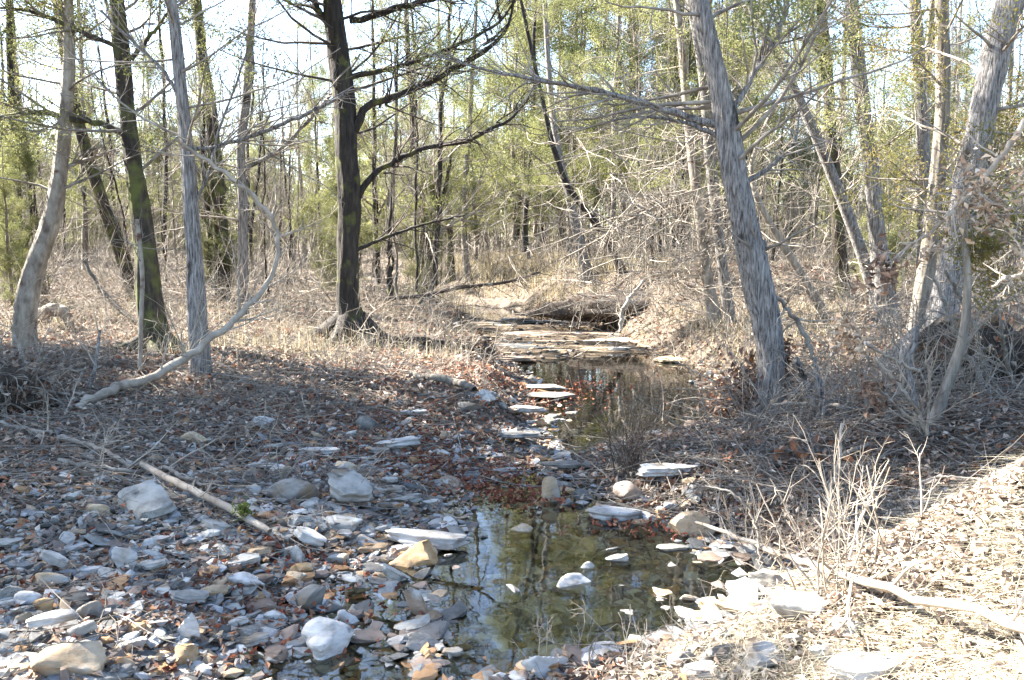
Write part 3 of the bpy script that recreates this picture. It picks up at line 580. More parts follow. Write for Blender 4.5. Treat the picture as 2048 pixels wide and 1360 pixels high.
HS = [  # px, py, w, h, colour, label, options
 (855,1092,198,40,'white','longest pale slab, lying level at the left rim of the front pool',dict(deep=.28,yaw=-4,ty=3,lift=.7)),
 (836,1122,88,58,'orange','orange tan boulder leaning against the longest pale slab',dict(slab=False,deep=.8,ty=4,planes=9,lift=.3)),
 (615,1095,80,34,'white','squared pale stone sloping down to the right beside the red leaves',dict(deep=.5,ty=26,lift=1.0)),
 (590,1112,45,34,'pale','small blunt pale stone propping the sloping squared stone',dict(slab=False)),
 (692,998,108,50,'pale','pointed pale plate tilted down to the right with dark twigs across it',dict(deep=.75,ty=22,tx=18,lift=.9,planes=6)),
 (680,1050,76,30,'pale','pale blue pentagonal plate below the pointed tilted plate',dict(deep=.8,planes=5,tx=10)),
 (783,1020,80,16,'white','thin white slab just below the row of bluish slabs',dict(deep=.5)),
 (812,1002,88,18,'pale','bluish slab at the upper end of the front pool, left side',dict(deep=.5,ty=-6)),
 (785,984,64,16,'pale','small pale slab behind the bluish slab',dict(deep=.6)),
 (590,985,104,50,'grey','broad rough grey stone covered by dead twigs',dict(deep=.8,slab=False,ty=-8)),
 (498,977,46,28,'pale','squarish pale stone left of the broad twiggy grey one',dict(slab=False)),
 (275,1013,100,50,'pale','broad triangular blue grey slab beside the mossy fallen limb',dict(deep=.9,planes=3,tx=20,lift=.6)),
 (187,1020,58,24,'tan','oblong tan stone left of the triangular slab',dict(slab=False,deep=.5)),
 (630,906,132,24,'white','long ragged white slab in the shade at the left of the bar',dict(deep=.35,planes=11)),
 (790,898,104,24,'white','arched white slab topping a small stone pile',dict(deep=.4,ty=-8,lift=.8)),
 (755,905,50,16,'grey','grey slab under the arched white slab',dict()),
 (830,826,66,15,'white','flat white stone on the leaf litter where sunlight ends',dict(deep=.6)),
 (732,848,36,26,'grey','upright grey chip left of the flat white stone',dict(slab=False,ty=30)),
 (1057,841,76,17,'white','bright white slab overhanging the dark middle pool',dict(deep=.45,lift=1.8,ty=3)),
 (1332,953,112,30,'white','pale blue block slab right of the stone dam',dict(deep=.5,ty=-3,lift=.8)),
 (1262,984,80,50,'brown','rounded brown boulder below the dark shrub',dict(slab=False,deep=.8,planes=14)),
 (1102,994,46,58,'tan','upright tan stone tilted left in the middle of the dam',dict(slab=False,deep=.5,ty=-18,lift=.5)),
 (1165,988,52,38,'dark','dark diamond-shaped block right of the upright tan stone',dict(slab=False,ty=30)),
 (1135,1012,40,36,'grey','grey wedge at the foot of the upright tan stone',dict(slab=False)),
 (1236,1045,128,38,'white','pale oval slab at the right rim of the front pool',dict(deep=.5,ty=5,planes=12,lift=.7)),
 (1180,1040,60,24,'grey','grey slab end under the pale oval slab',dict()),
 (1384,1056,62,60,'tan','blocky cream stone standing on edge beside the sunny bank',dict(slab=False,deep=.7,planes=5)),
 (1320,1085,60,18,'grey','thin grey slab on the right shore, upper of two',dict()),
 (1345,1102,70,20,'pale','thin pale slab on the right shore, lower of two',dict()),
 (1148,1184,70,44,'white','pale angular boulder half out of the water right of the sky reflection',dict(slab=False,deep=.7,planes=6,lift=.5)),
 (1178,1160,54,26,'pale','grey stone touching the top of the pale angular boulder',dict(slab=False,lift=.6)),
 (1236,1138,56,24,'pale','slanting grey stone breaking the water by the right shore',dict(deep=.5,ty=-14,lift=.8)),
 (1222,1262,146,34,'grey','wide flat grey slab at the front edge of the pool',dict(deep=.55,planes=5,ty=-4)),
 (640,1282,136,92,'white','knobbly white limestone lump with hollows, biggest at bottom centre',dict(slab=False,deep=.75,knob=.6,planes=14,ty=-10,lift=.35)),
 (690,1240,48,44,'white','rounded white knob stone touching the knobbly limestone',dict(slab=False,knob=.2)),
 (613,1206,66,52,'grey','dome-like grey stone above the knobbly limestone',dict(slab=False,deep=.7,ty=-25)),
 (662,1216,56,40,'grey','grey stone right of the dome-like one, wet at its foot',dict(slab=False)),
 (833,1214,50,56,'brown','brown upright stone standing in the pool left of the sky reflection',dict(slab=False,deep=.5,ty=-12,lift=.55)),
 (838,1290,62,40,'grey','green grey angular stone in the shallow water at bottom centre',dict(slab=False,planes=6)),
 (903,1316,58,26,'pale','pale egg-shaped stone by the pool at the bottom edge',dict(planes=12)),
 (480,1168,78,30,'white','thick layered white stone left of the dark puddle',dict(deep=.6,slab=False,planes=6)),
 (478,1130,92,24,'pale','pair-layered pale slab above the thick layered stone',dict(deep=.5,ty=-8)),
 (127,1338,150,62,'tan','large tan boulder at the bottom left corner',dict(slab=False,deep=.6,planes=8,lift=.3)),
 (100,1302,110,26,'white','cream slab lying on the large corner boulder',dict(deep=.5,ty=-8,lift=3.2)),
 (378,1266,42,52,'white','upright cream tooth of stone above the orange lump',dict(slab=False,deep=.5,lift=.6)),
 (366,1318,64,44,'orange','crumbly orange and cream lump at the bottom edge',dict(slab=False)),
 (398,1350,60,34,'white','rounded white stone cut by the bottom edge, left side',dict(slab=False)),
 (82,1163,80,36,'tan','pinkish tan boulder on the left bar',dict(slab=False,planes=12)),
 (18,1158,36,26,'tan','small tan stone at the left edge beside the pinkish boulder',dict(slab=False)),
 (105,1138,62,34,'white','white plank-like stone sloping down right behind the pinkish boulder',dict(deep=.35,ty=24,lift=1.0)),
 (172,1147,70,17,'white','flat pale stone at the end of the plank-like one',dict(deep=.4)),
 (246,1130,56,40,'white','broken white stone with a hollow under it',dict(slab=False,ty=20,lift=.7)),
 (306,1143,82,20,'pale','straight pale bar of stone right of the broken white one',dict(deep=.25,ty=-14,lift=.9)),
 (55,1203,44,34,'white','bluish white stone left of the orange wedge',dict(slab=False,ty=25)),
 (86,1216,38,34,'orange','bright orange wedge of stone on the left bar',dict(slab=False,planes=5)),
 (140,1190,88,16,'pale','long thin slab behind the orange wedge',dict(deep=.3,ty=-4)),
 (50,1245,36,32,'tan','dull tan cube-like stone below the orange wedge',dict(slab=False,planes=5)),
 (108,1248,88,42,'grey','triangular grey slab propped over a dark hollow',dict(slab=False,planes=4,deep=.6)),
 (182,1228,44,46,'grey','grey stone leaning right beside the triangular slab',dict(slab=False,ty=-40,deep=.4)),
 (160,1275,72,34,'pale','smooth pale stone slanting up right below the triangular slab',dict(deep=.45,ty=-20,lift=.8)),
 (240,1205,54,26,'white','white flat shard right of the leaning grey stone',dict(ty=-12)),
 (262,1222,60,16,'white','second white shard, lying nearer than the first',dict(ty=-14)),
 (330,1192,64,20,'pale','pale slab at the left of a curved pair',dict(ty=6)),
 (372,1208,86,22,'pale','curved slab sloping down to the dark puddle',dict(ty=14,lift=.8)),
 (424,1186,48,30,'tan','rounded triangular tan stone above the dark puddle',dict(slab=False)),
 (250,1285,76,26,'white','sunlit white slab in the lower left',dict(ty=-18)),
 (262,1300,54,30,'white','sunlit thick white stone below the sunlit slab',dict(slab=False,ty=-15)),
 (232,1318,44,30,'white','sunlit white block beside the corner boulder',dict(slab=False)),
 (500,1296,82,26,'pale','wedge slab lying in the shallows left of the knobbly limestone',dict(deep=.5,ty=-12,lift=.7)),
 (474,1260,52,26,'white','curved white stone above the wedge slab',dict(ty=-20,lift=.7)),
 (545,1318,54,34,'grey','mottled grey stone against the knobbly limestone',dict(slab=False)),
 (292,1094,48,26,'white','blocky white stone in the middle of the left bar',dict(slab=False,ty=-12,deep=.5)),
 (430,1056,82,26,'pale','flat pale stone under the mossy fallen limb',dict(deep=.6,ty=8)),
 (602,1142,40,26,'orange','ochre block below the sloping squared stone',dict(slab=False,planes=5)),
 (676,1120,46,22,'tan','cream block on the gravel by the front pool',dict(slab=False)),
 (624,1168,26,26,'white','small round white stone at the puddle edge',dict(slab=False)),
 (733,1088,46,26,'white','pale stone at the left end of the longest slab',dict(slab=False)),
 (787,1160,66,22,'pale','narrow striped stone sloping down into the pool',dict(deep=.35,ty=28,lift=.9)),
 (690,936,56,24,'tan','mossy yellow brown stone among red leaves',dict(slab=False)),
 (1545,1158,92,42,'pale','smooth rounded grey stone at the foot of the sunny bank',dict(slab=False,planes=14)),
 (1478,1228,112,30,'tan','pale brown slab at the right shore in sun',dict(deep=.4,ty=6)),
 (1384,1202,62,36,'grey','grey green stone in the water by the right shore',dict(slab=False)),
 (1440,1306,62,54,'pale','angular pale stone at the bottom right of the pool',dict(slab=False,planes=6)),
 (1086,1336,72,50,'white','sunlit white block at the bottom centre edge',dict(slab=False,planes=5)),
 (1195,1322,76,34,'white','glaring white slab in the bottom litter',dict(ty=-15)),
 (1530,1322,80,46,'white','sunlit rounded stone right of the angular pale one',dict(slab=False)),
 (1612,1222,92,60,'white','largest sunlit white boulder on the right bank',dict(slab=False,planes=8)),
 (1745,1345,190,60,'white','broad glaring white slab at the bottom edge of the sunny bank',dict(deep=.5,ty=-8)),
 (1700,1255,70,36,'white','sunlit white stone right of the largest bank boulder',dict(slab=False)),
 (1830,1150,60,26,'white','flat white stone in the straw higher up the sunny bank',dict()),
 (1660,1310,54,30,'pale','pale stone between the bank boulder and the broad slab',dict(slab=False)),
 (1590,1286,44,20,'white','small sunlit stone below the white bank boulder',dict()),
 (1410,1352,90,30,'white','white slab cut by the bottom edge, right side',dict()),
 (1775,1080,50,30,'tan','round tan stone at the top of the sunny bank edge',dict(slab=False)),
 (1035,886,96,12,'dark','dark thin ledge slab over the middle pool',dict(deep=.5,lift=1.6)),
 (1150,943,160,13,'grey','long grey ledge across the top of the dam',dict(deep=.3,lift=1.0)),
 (1010,945,60,18,'grey','dull slab at the left end of the long grey ledge',dict()),
 (940,700,1,1,'grey','',None),
 (1070,778,120,10,'grey','thin grey ledge where the creek narrows, upper one',dict(deep=.5)),
 (1095,795,150,10,'grey','thin grey ledge where the creek narrows, lower one',dict(deep=.45)),
 (960,790,90,14,'grey','grey slab in the litter left of the narrows',dict()),
 (930,815,50,18,'grey','grey rounded slab below the narrows, left side',dict(slab=False)),
 (1000,808,34,14,'pale','small pale stone left of the thin ledges',dict(slab=False)),
]
for h_ in HS:
    if h_[6] is None: continue
    stone(*h_[:6], **h_[6])
# bedrock ledges in the riffle, seen nearly edge-on
for (px, py, wd, ht, c, lb) in [(1150,668,330,7,'brown','highest bedrock ledge across the riffle'), (1060,694,210,8,'dark','dark bedrock ledge at the left of the riffle'),
    (1260,682,260,7,'tan','sunlit tan bedrock ledge at the right of the riffle'), (1000,714,170,8,'brown','low bedrock ledge nearest the upper pool, left'), (1215,700,230,7,'tan','tan bedrock shelf right above the upper pool'),
    (1330,738,200,9,'white','bright bedrock shelf right of the upper pool'), (1240,696,70,9,'white','small bright block on the bedrock shelf'), (1020,633,40,12,'white','squared pale block at the creek head'),
    (1180,722,90,6,'dark','dark lip of rock in the upper pool'), (1380,708,150,8,'tan','sunlit ledge running into the right bank'), (960,640,110,10,'dark','shadowed ledge under the left bank at the creek head'),
    (1110,642,160,6,'dark','dark ledge across the creek head')]:
    stone(px, py, wd, ht * 1.5, c, lb, deep=rng.uniform(.35, .6), name='rock_ledge', cat='rock ledge', planes=7, lift=.05, yaw=rng.uniform(-14, 14))

# smaller stones, one object each
def on_hero(px, py): return any(abs(px - h[0]) < h[2] * .42 and abs(py - h[1]) < h[3] * .6 for h in HS)
protos = {}
cnt = 0; tries = 0
cw = ['pale', 'white', 'grey', 'tan', 'orange', 'brown', 'dark']; pw = [.32, .12, .24, .12, .06, .07, .07]
cn = dict(pale='pale grey', white='whitish', grey='grey', tan='tan', orange='orange', brown='brown', dark='dark')
while cnt < 138 and tries < 5000:
    tries += 1
    z = rng.random()
    if z < .45: px, py = rng.uniform(0, 640), rng.uniform(1040, 1355); where = 'on the left gravel bar'
    elif z < .66: px, py = rng.uniform(380, 980), rng.uniform(850, 1060); where = 'beside the slabs above the front pool'
    elif z < .74: px, py = rng.uniform(960, 1420), rng.uniform(930, 1060); where = 'on the stone dam'
    elif z < .93: px, py = rng.uniform(680, 1500), rng.uniform(1070, 1340); where = 'in the front pool'
    else: px, py = rng.uniform(860, 1180), rng.uniform(760, 900); where = 'by the creek narrows'
    if on_hero(px, py): continue
    g = G(px, py); hh_ = float(height(g[0], g[1]))
    c = str(rng.choice(cw, p=pw)); slab = rng.random() < .78
    wd = rng.uniform(34, 72) * (1.0 if py > 950 else .7); under = hh_ < -.03
    if under: wd *= 1.7; slab = True
    where = 'under the water of the front pool' if (under and py > 1050) else where
    if under and rng.random() < .5: c = ['tan', 'orange', 'grey'][cnt % 3]
    key = (c, slab, cnt % 4)
    size = 'small' if wd < 34 else 'middling'
    lab = f"{size} {cn[c]} {'flat' if slab else 'chunky'} stone {where}"
    sx = wpx(wd, g[1])
    if key not in protos:
        v, f = rock(1, rng.uniform(.5, .9), .20 if slab else .38, 4, int(rng.integers(4, 8)), slab=slab)
        mb = MB(); mb.add(v, t=f); me = mb.mesh('stone', M['st_' + c], smooth=False)
        me.polygons.foreach_set('use_smooth', np.ones(len(me.polygons), bool)); me.set_sharp_from_angle(angle=math.radians(38)); protos[key] = me
    o = obj('stone', protos[key], loc=(g[0], g[1], max(hh_, -.13) + sx * (.06 if slab else .15)))
    o.scale = (sx, sx, sx * rng.uniform(.8, 1.3)); o.rotation_euler = (rng.normal() * .2, rng.normal() * .22, rng.random() * 6.28)
    tag(o, lab, 'stone', 'loose creek stones ' + where); cnt += 1

for k in range(34):
    px, py = rng.uniform(1020, 1520), rng.uniform(1075, 1300)
    if on_hero(px, py): continue
    g = G(px, py); c = ['pale', 'grey', 'tan', 'white'][k % 4]; q = [q for q in protos if q[0] == c]; o = obj('stone', protos[q[k % len(q)]], loc=(g[0], g[1], -.045)); s_ = wpx(rng.uniform(40, 90), g[1]); o.scale = (s_, s_ * .8, max(s_, .13) * 1.2)
    o.rotation_euler = (rng.normal() * .15, rng.normal() * .15, rng.random() * 6.28); tag(o, f'wet {cn[c]} stone breaking the water in the right half of the front pool', 'stone', 'wet stones in the front pool')
for k in range(26):
    px, py = rng.uniform(1150, 2040), rng.uniform(1150, 1350)
    if py < 1420 - .33 * (px - 1000) * .9 and px < 1500: continue
    g = G(px, py); c = ['white', 'pale', 'tan'][k % 3]; o = obj('stone', protos[[q for q in protos if q[0] == c][k % 2]], loc=g + [0, 0, .012]); s_ = wpx(rng.uniform(26, 70), g[1]); o.scale = (s_, s_, s_ * 1.2)
    o.rotation_euler = (rng.normal() * .2, rng.normal() * .2, rng.random() * 6.28); tag(o, f'sunlit {cn[c]} stone half buried in straw on the bright right bank', 'stone', 'stones on the sunny right bank')

# pebbles beyond counting
def scatter(n, ymin, ymax, x0=-.66, x1=.66, fn=None):
    y = ymin * (ymax / ymin) ** rng.random(n); x = y * rng.uniform(x0, x1, n)
    if fn is not None: k = fn(x, y); x = x[k]; y = y[k]
    return x, y
def bar(x, y, dl, dr):     # how stony the left bank is
    return ss((7.6 - y) / 2.2) * np.where(dl > 0, np.exp(-np.maximum(dl - 1.6 * ss((7.5 - y) / 3) - .2, 0) / .8), 0)
def gravel_zone(x, y):
    dl, dr = dist_creek(x, y); m = np.maximum(dl, dr)
    p = np.where(m < 0, .9, np.where(dl > 0, np.maximum(bar(x, y, dl, dr), np.exp(-dl / .35)), np.exp(-dr / .25)))
    return rng.random(len(x)) < p
x, y = scatter(38000, 2.4, 19, fn=gravel_zone)
v, f = ICO[1]; n_ = len(x); s = rng.lognormal(-4.05, .5, n_).clip(.006, .05) * (1 + y * .02); sh = s[:, None] * np.stack([rng.uniform(.8, 1.6, n_), rng.uniform(.5, 1, n_), rng.uniform(.15, .5, n_)], 1)
vv = v[None] * (1 + rng.uniform(-.25, .25, (n_, len(v), 1))) * sh[:, None, :]
a = rng.random(n_) * 6.28; tl = rng.normal(size=n_) * .35
ct, st_ = np.cos(tl)[:, None], np.sin(tl)[:, None]; vx, vz = vv[..., 0] * ct - vv[..., 2] * st_, vv[..., 0] * st_ + vv[..., 2] * ct
ca, sa = np.cos(a)[:, None], np.sin(a)[:, None]
V = np.stack([vx * ca - vv[..., 1] * sa + x[:, None], vx * sa + vv[..., 1] * ca + y[:, None], vz + (height(x, y) + s * .25)[:, None]], -1)
pc = np.array([(.30, .29, .265), (.42, .41, .375), (.20, .19, .175), (.35, .335, .30), (.34, .25, .16), (.34, .2, .10), (.16, .13, .11), (.10, .10, .095), (.24, .18, .14), (.28, .28, .28)])
cc = np.repeat((pc[rng.integers(len(pc), size=n_)] * rng.uniform(.7, 1.2, (n_, 1))), len(v), axis=0)
mb = MB(); mb.add(V, t=(f[None] + (np.arange(n_) * len(v))[:, None, None]), c=cc)
tag(obj('pebbles', mb.mesh('pebbles', M['pebble'], smooth=False, attr=True)), 'loose pebbles and gravel over the creek bed and bar', 'gravel', kind='stuff')

# flat rubble, too much to count, under and between the named stones
def rub(x, y):
    dl, dr = dist_creek(x, y); return rng.random(len(x)) < np.where(np.maximum(dl, dr) < 0, 1.0, np.maximum(bar(x, y, dl, dr), .8 * np.exp(-np.maximum(dl, dr) / .3) * (y > 5)))
x, y = scatter(7200, 2.5, 12, -.64, .5, fn=rub); x8, y8 = scatter(700, 2.9, 4.8, -.3, .3); k8 = np.maximum(*dist_creek(x8, y8)) < 0; x = np.r_[x, x8[k8]]; y = np.r_[y, y8[k8]]; n_ = len(x); v, f = ICO[2]; mb = MB()
bases = [rock(1, rng.uniform(.45, .8), rng.uniform(.14, .34), 2, int(rng.integers(4, 7)), nz=.04)[0] for _ in range(14)]
k = rng.integers(14, size=n_); s = rng.lognormal(-2.6, .42, n_).clip(.03, .19); B_ = np.stack(bases)[k] * s[:, None, None]
a = rng.random(n_) * 6.28; tl = rng.normal(size=n_) * .22; ct, st_ = np.cos(tl)[:, None], np.sin(tl)[:, None]
vx, vz = B_[..., 0] * ct - B_[..., 2] * st_, B_[..., 0] * st_ + B_[..., 2] * ct; ca, sa = np.cos(a)[:, None], np.sin(a)[:, None]
V = np.stack([vx * ca - B_[..., 1] * sa + x[:, None], vx * sa + B_[..., 1] * ca + y[:, None], vz + (height(x, y) + s * .09)[:, None]], -1)
cc = np.repeat((pc[rng.integers(len(pc), size=n_)] * rng.uniform(.65, 1.15, (n_, 1))), len(v), axis=0)
mb.add(V, t=(f[None] + (np.arange(n_) * len(v))[:, None, None]), c=cc)
tag(obj('rubble', mb.mesh('rubble', M['rubble'], smooth=False, attr=True)), 'flat broken rubble filling the gaps between the creek stones', 'rubble', kind='stuff')

# ------------------------------------------------------------------ litter, grass, twigs
LC = np.array([(.24, .15, .10), (.33, .25, .19), (.42, .34, .27), (.16, .11, .08), (.30, .14, .08), (.50, .42, .34), (.20, .14, .11)])
def land(x, y):
    dl, dr = dist_creek(x, y); m = np.maximum(dl, dr); near = y < 6.4
    st = bar(x, y, dl, dr)
    p = (1 - .62 * st) * np.where(dr > dl, ss(m / .25), np.where(near, .55 + .45 * ss((m - .9) / 2.2), ss(m / .2)))
    return (rng.random(len(x)) < p * .97 + .03 * (m > -.1)) & (m > -.05)
x, y = scatter(120000, 2.2, 40, -.7, .7, fn=land); x9, y9 = scatter(26000, 1.3, 4.2, .2, 1.15); k9 = (x9 - np.interp(y9, YS, XR)) > .25; x = np.r_[x, x9[k9]]; y = np.r_[y, y9[k9]]; z = height(x, y)
mb = MB(); bk = (y < 4.2) & (x > np.interp(y, YS, XR) + .5); kk_ = ~bk | (rng.random(len(x)) < .15 + .8 * ss((-vnoise(x, y, 3.2, 2)) / .15)); x, y, z = x[kk_], y[kk_], z[kk_]
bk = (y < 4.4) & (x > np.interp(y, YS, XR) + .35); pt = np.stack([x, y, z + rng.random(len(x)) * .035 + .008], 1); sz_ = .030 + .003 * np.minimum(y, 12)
leaves(mb, pt[~bk], sz_[~bk], .6, cols=LC, flatz=.45, fold=True); leaves(mb, pt[bk], .036, .5, cols=LC * .5 + np.array([.36, .31, .25]), flatz=.45, fold=True)  # lower right bank leaves paler: sun glare put into their colour
tag(obj('leaf_litter', mb.mesh('leaf_litter', M['leaf'], smooth=False, attr=True)), 'fallen brown leaves covering the banks and woodland floor', 'leaves', kind='stuff')
# red brown drifts of leaves around the stones
mb = MB()
RC = np.array([(.22, .06, .03), (.30, .10, .05), (.16, .05, .03), (.34, .18, .10)])
for (px, py, rx, ry, n) in [(925, 950, .5, .25, 900), (700, 860, .8, .5, 800), (1000, 760, .7, .5, 700), (640, 930, .6, .3, 350), (1050, 1020, .3, .15, 250), (560, 1110, .25, .08, 120), (820, 760, .8, .8, 500), (1300, 1075, .3, .1, 120), (480, 1230, .6, .3, 260), (200, 1180, .8, .35, 260), (1150, 800, .4, .4, 200), (880, 850, .6, .4, 260)]:
    g = G(px, py); X_ = g[0] + rng.normal(size=n) * rx * .6; Y_ = g[1] + rng.normal(size=n) * ry * .8; Z_ = np.maximum(height(X_, Y_), 0)
    leaves(mb, np.stack([X_, Y_, Z_ + rng.random(n) * .03 + .005], 1), .035, .55, cols=RC, flatz=.6, fold=True)
tag(obj('red_leaf_drift', mb.mesh('red_leaf_drift', M['leaf'], smooth=False, attr=True)), 'rust red leaves gathered between the stones', 'leaves', kind='stuff')

def blades(mb, x, y, L, wid, cols, lean=.5, z0=0.0, K=3):
    n = len(x); z = height(x, y) + z0; a = rng.random(n) * 6.28; le = rng.normal(size=n) * lean if lean < 1.4 else rng.uniform(1.15, 1.6, n) * rng.choice([-1, 1], n); L = L * rng.uniform(.4, 1.2, n)
    hd = np.stack([np.cos(a), np.sin(a), np.zeros(n)], 1); d = unit(hd * np.sin(le)[:, None] + np.array([0, 0, 1]) * np.cos(le)[:, None])
    b0 = np.stack([x, y, z - .01], 1); mid = b0 + d * (L * .5)[:, None]; tip = b0 + d * (L * .85)[:, None] + hd * (np.abs(le) * L * .35)[:, None] - np.array([0, 0, 1]) * (L * .15 * np.abs(le))[:, None]
    sd = np.stack([-np.sin(a + .8), np.cos(a + .8), np.zeros(n)], 1) * wid
    v = np.stack([b0 - sd, b0 + sd, mid + sd * .8, mid - sd * .8, tip], 1); i = (np.arange(n) * 5)[:, None]
    c = np.repeat(cols[rng.integers(len(cols), size=n)] * rng.uniform(.45, 1.3, (n, 1)), 5, axis=0)
    mb.add(v, q=i + np.arange(4), t=i + np.array([3, 2, 4]), c=c)
GC = np.array([(.42, .35, .23), (.52, .44, .30), (.34, .28, .17), (.30, .27, .15), (.58, .52, .38)])
mb = MB()
def tufts(n, ymin, ymax, x0, x1, blades_per, L, wid, cond, spread=.09, cols=GC, lean=.5):
    x, y = scatter(n, ymin, ymax, x0, x1); dl, dr = dist_creek(x, y); k = cond(x, y, dl, dr); x, y = x[k], y[k]
    x = np.repeat(x, blades_per) + rng.normal(size=len(x) * blades_per) * spread; y = np.repeat(y, blades_per) + rng.normal(size=len(x)) * spread
    blades(mb, x, y, L, wid, cols, lean)
tufts(2600, 8.5, 36, -.66, .66, 12, .34, .0034, lambda x, y, dl, dr: (np.maximum(dl, dr) > .3) & (vnoise(x, y, .6, 8) > -.08), spread=.2, lean=.75)
tufts(140, 8.5, 15, -.28, -.05, 14, .30, .0028, lambda x, y, dl, dr: (dl > .2) & (vnoise(x, y, 1.6, 3) > 0), lean=.8)
tufts(700, 19, 34, -.12, .18, 24, .5, .007, lambda x, y, dl, dr: np.maximum(dl, dr) > .2, spread=.25)
tufts(260, 9, 14, .1, .4, 14, .22, .0035, lambda x, y, dl, dr: dr > .5)
tag(obj('dry_grass', mb.mesh('dry_grass', M['straw'], smooth=False, attr=True)), 'straw coloured dry grass on the sunlit woodland floor', 'grass', kind='stuff')
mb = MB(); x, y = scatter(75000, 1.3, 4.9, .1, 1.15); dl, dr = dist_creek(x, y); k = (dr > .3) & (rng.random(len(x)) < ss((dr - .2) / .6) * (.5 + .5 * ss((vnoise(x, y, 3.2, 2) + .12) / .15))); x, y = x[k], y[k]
blades(mb, x, y, .16, .0012, GC * 1.1 + .12, lean=1.5, z0=.012)  # straw lifted towards white, its colour standing in for sun glare
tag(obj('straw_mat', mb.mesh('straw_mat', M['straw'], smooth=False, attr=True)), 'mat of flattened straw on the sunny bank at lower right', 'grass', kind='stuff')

# loose twigs on the ground
def ground_twigs(n, ymin, ymax, x0, x1, L, r, cond, lift=.02, tilt=.12):
    x, y = scatter(n, ymin, ymax, x0, x1); dl, dr = dist_creek(x, y); k = cond(x, y, dl, dr); x, y = x[k], y[k]; n = len(x)
    a = rng.random(n) * 6.28; LL = rng.uniform(*L, n); K = 6; s = np.linspace(0, 1, K)[None] * LL[:, None]; bend = rng.normal(size=n) * .5
    aa = a[:, None] + bend[:, None] * np.linspace(0, 1, K)[None]
    X_ = x[:, None] + np.cos(aa) * s; Y_ = y[:, None] + np.sin(aa) * s; Z_ = height(X_, Y_) + lift * rng.random((n, 1)) + np.abs(rng.normal(size=(n, 1))) * tilt * s + .005
    return np.stack([X_, Y_, Z_], -1), (r * rng.uniform(.5, 1.6, n) * (1 + y * .05))[:, None] * np.linspace(1, .4, K)[None]
mb = MB()
for args in [(2600, 2.6, 22, -.66, .66, (.1, .6), .0022, lambda x, y, dl, dr: (np.maximum(dl, dr) > .15)), (1500, 4.6, 9, .05, .66, (.15, .8), .0028, lambda x, y, dl, dr: dr > .05),
             (900, 4.5, 9, -.66, -.1, (.15, .7), .0026, lambda x, y, dl, dr: dl > .6)]:
    A, R = ground_twigs(*args); tubes(mb, A, R, 4); A2, R2 = grow(A, R, len(A), (.05, .2), K=3, ang=(25, 60), wig=.15, rmin=.001, rf=.6); tubes(mb, A2, R2, 3)
tag(obj('ground_twigs', mb.mesh('ground_twigs', M['twig'])), 'small dead twigs strewn over the banks', 'twigs', kind='stuff')

# ------------------------------------------------------------------ fallen limbs and branches
def fallen(name, label, pix, mat_='twig_pale', n2=10, L2=(.15, .6), n3=20, K=30, sides=9, cat='branch', group=None, tw='twig_pale', up=.2, jig=.008, lift=.035):
    """pix: (px, py, width, y or None for on the ground)"""
    pts = []
    for (px, py, wd, yy) in pix:
        p = G(px, py) if yy is None else P(px, py, yy)
        r = wpx(wd, p[1]) / 2
        if yy is None: p[2] += r * .8 + lift
        pts.append([*p, r])
    o = np.array(pts[0][:3]); p = resample(np.array(pts), K); p[1:, :3] += rng.normal(size=(K - 1, 3)) * jig * np.minimum(1, p[1:, 3:] * 60)
    rt = root(name, o, label, cat, group)
    mb = MB(); tubes(mb, p[:, :3], p[:, 3], sides, lump=.08); obj('stem', mb.mesh('stem', M[mat_], origin=o), rt)
    if n2:
        A, R = grow(p[None, :, :3], p[None, :, 3], n2, L2, K=6, ang=(30, 70), up=up, wig=.14, t0=.2, rf=.5, rmin=.002, rmax=.008)
        mb = MB(); tubes(mb, A, R, 5)
        if n3: B, RB = grow(A, R, n3, (L2[0] * .4, L2[1] * .5), K=4, ang=(25, 60), up=up, wig=.15, rf=.6, rmin=.0014); tubes(mb, B, RB, 3)
        obj('side_twigs', mb.mesh('side_twigs', M[tw], origin=o), rt)
    return rt
fallen('arching_limb', 'long grey limb rising from the ground and arching back left over the litter', [(150, 828, 9, None), (185, 812, 19, None), (240, 788, 20, None), (300, 760, 19, 7.0), (350, 728, 18, 7.1), (400, 695, 17, 7.15), (470, 640, 14, 7.25), (522, 588, 12, 7.35), (551, 530, 10, 7.4), (560, 480, 9, 7.4), (545, 432, 8, 7.4), (500, 388, 9, 7.4), (450, 350, 8, 7.3), (405, 312, 7, 7.3), (350, 280, 5, 7.2)], 'twig_pale', n2=34, L2=(.2, .9), n3=120, K=50)
fallen('dead_branch', 'slender branch standing out of the shaded litter under the arching limb', [(108, 885, 10, None), (150, 820, 11, 6.6), (178, 775, 9, 6.7), (192, 720, 7, 6.7), (200, 660, 5, 6.8)], 'bark_grey', n2=10, n3=30)
fallen('dead_branch', 'thin branch lying from the left edge towards the mossy limb', [(-20, 858, 8, None), (60, 872, 8, None), (130, 888, 9, None), (200, 912, 10, None), (262, 948, 9, None)], 'twig', n2=8)
fallen('mossy_limb', 'straight fallen limb with a moss tuft, sloping down right across the left bar', [(285, 955, 13, None), (330, 980, 15, None), (380, 1005, 15, None), (440, 1035, 15, None), (500, 1068, 14, None), (540, 1092, 12, None)], 'twig_pale', n2=6, L2=(.1, .3), lift=.06, jig=.002)
g = G(487, 1062); mb = MB(); leaves(mb, np.tile(g + [0, 0, .11], (260, 1)), .025, .3, spread=.022)
tag(obj('moss_tuft', mb.mesh('moss_tuft', M['moss'], smooth=False)), 'green moss tuft on the lower end of the fallen limb', 'moss')
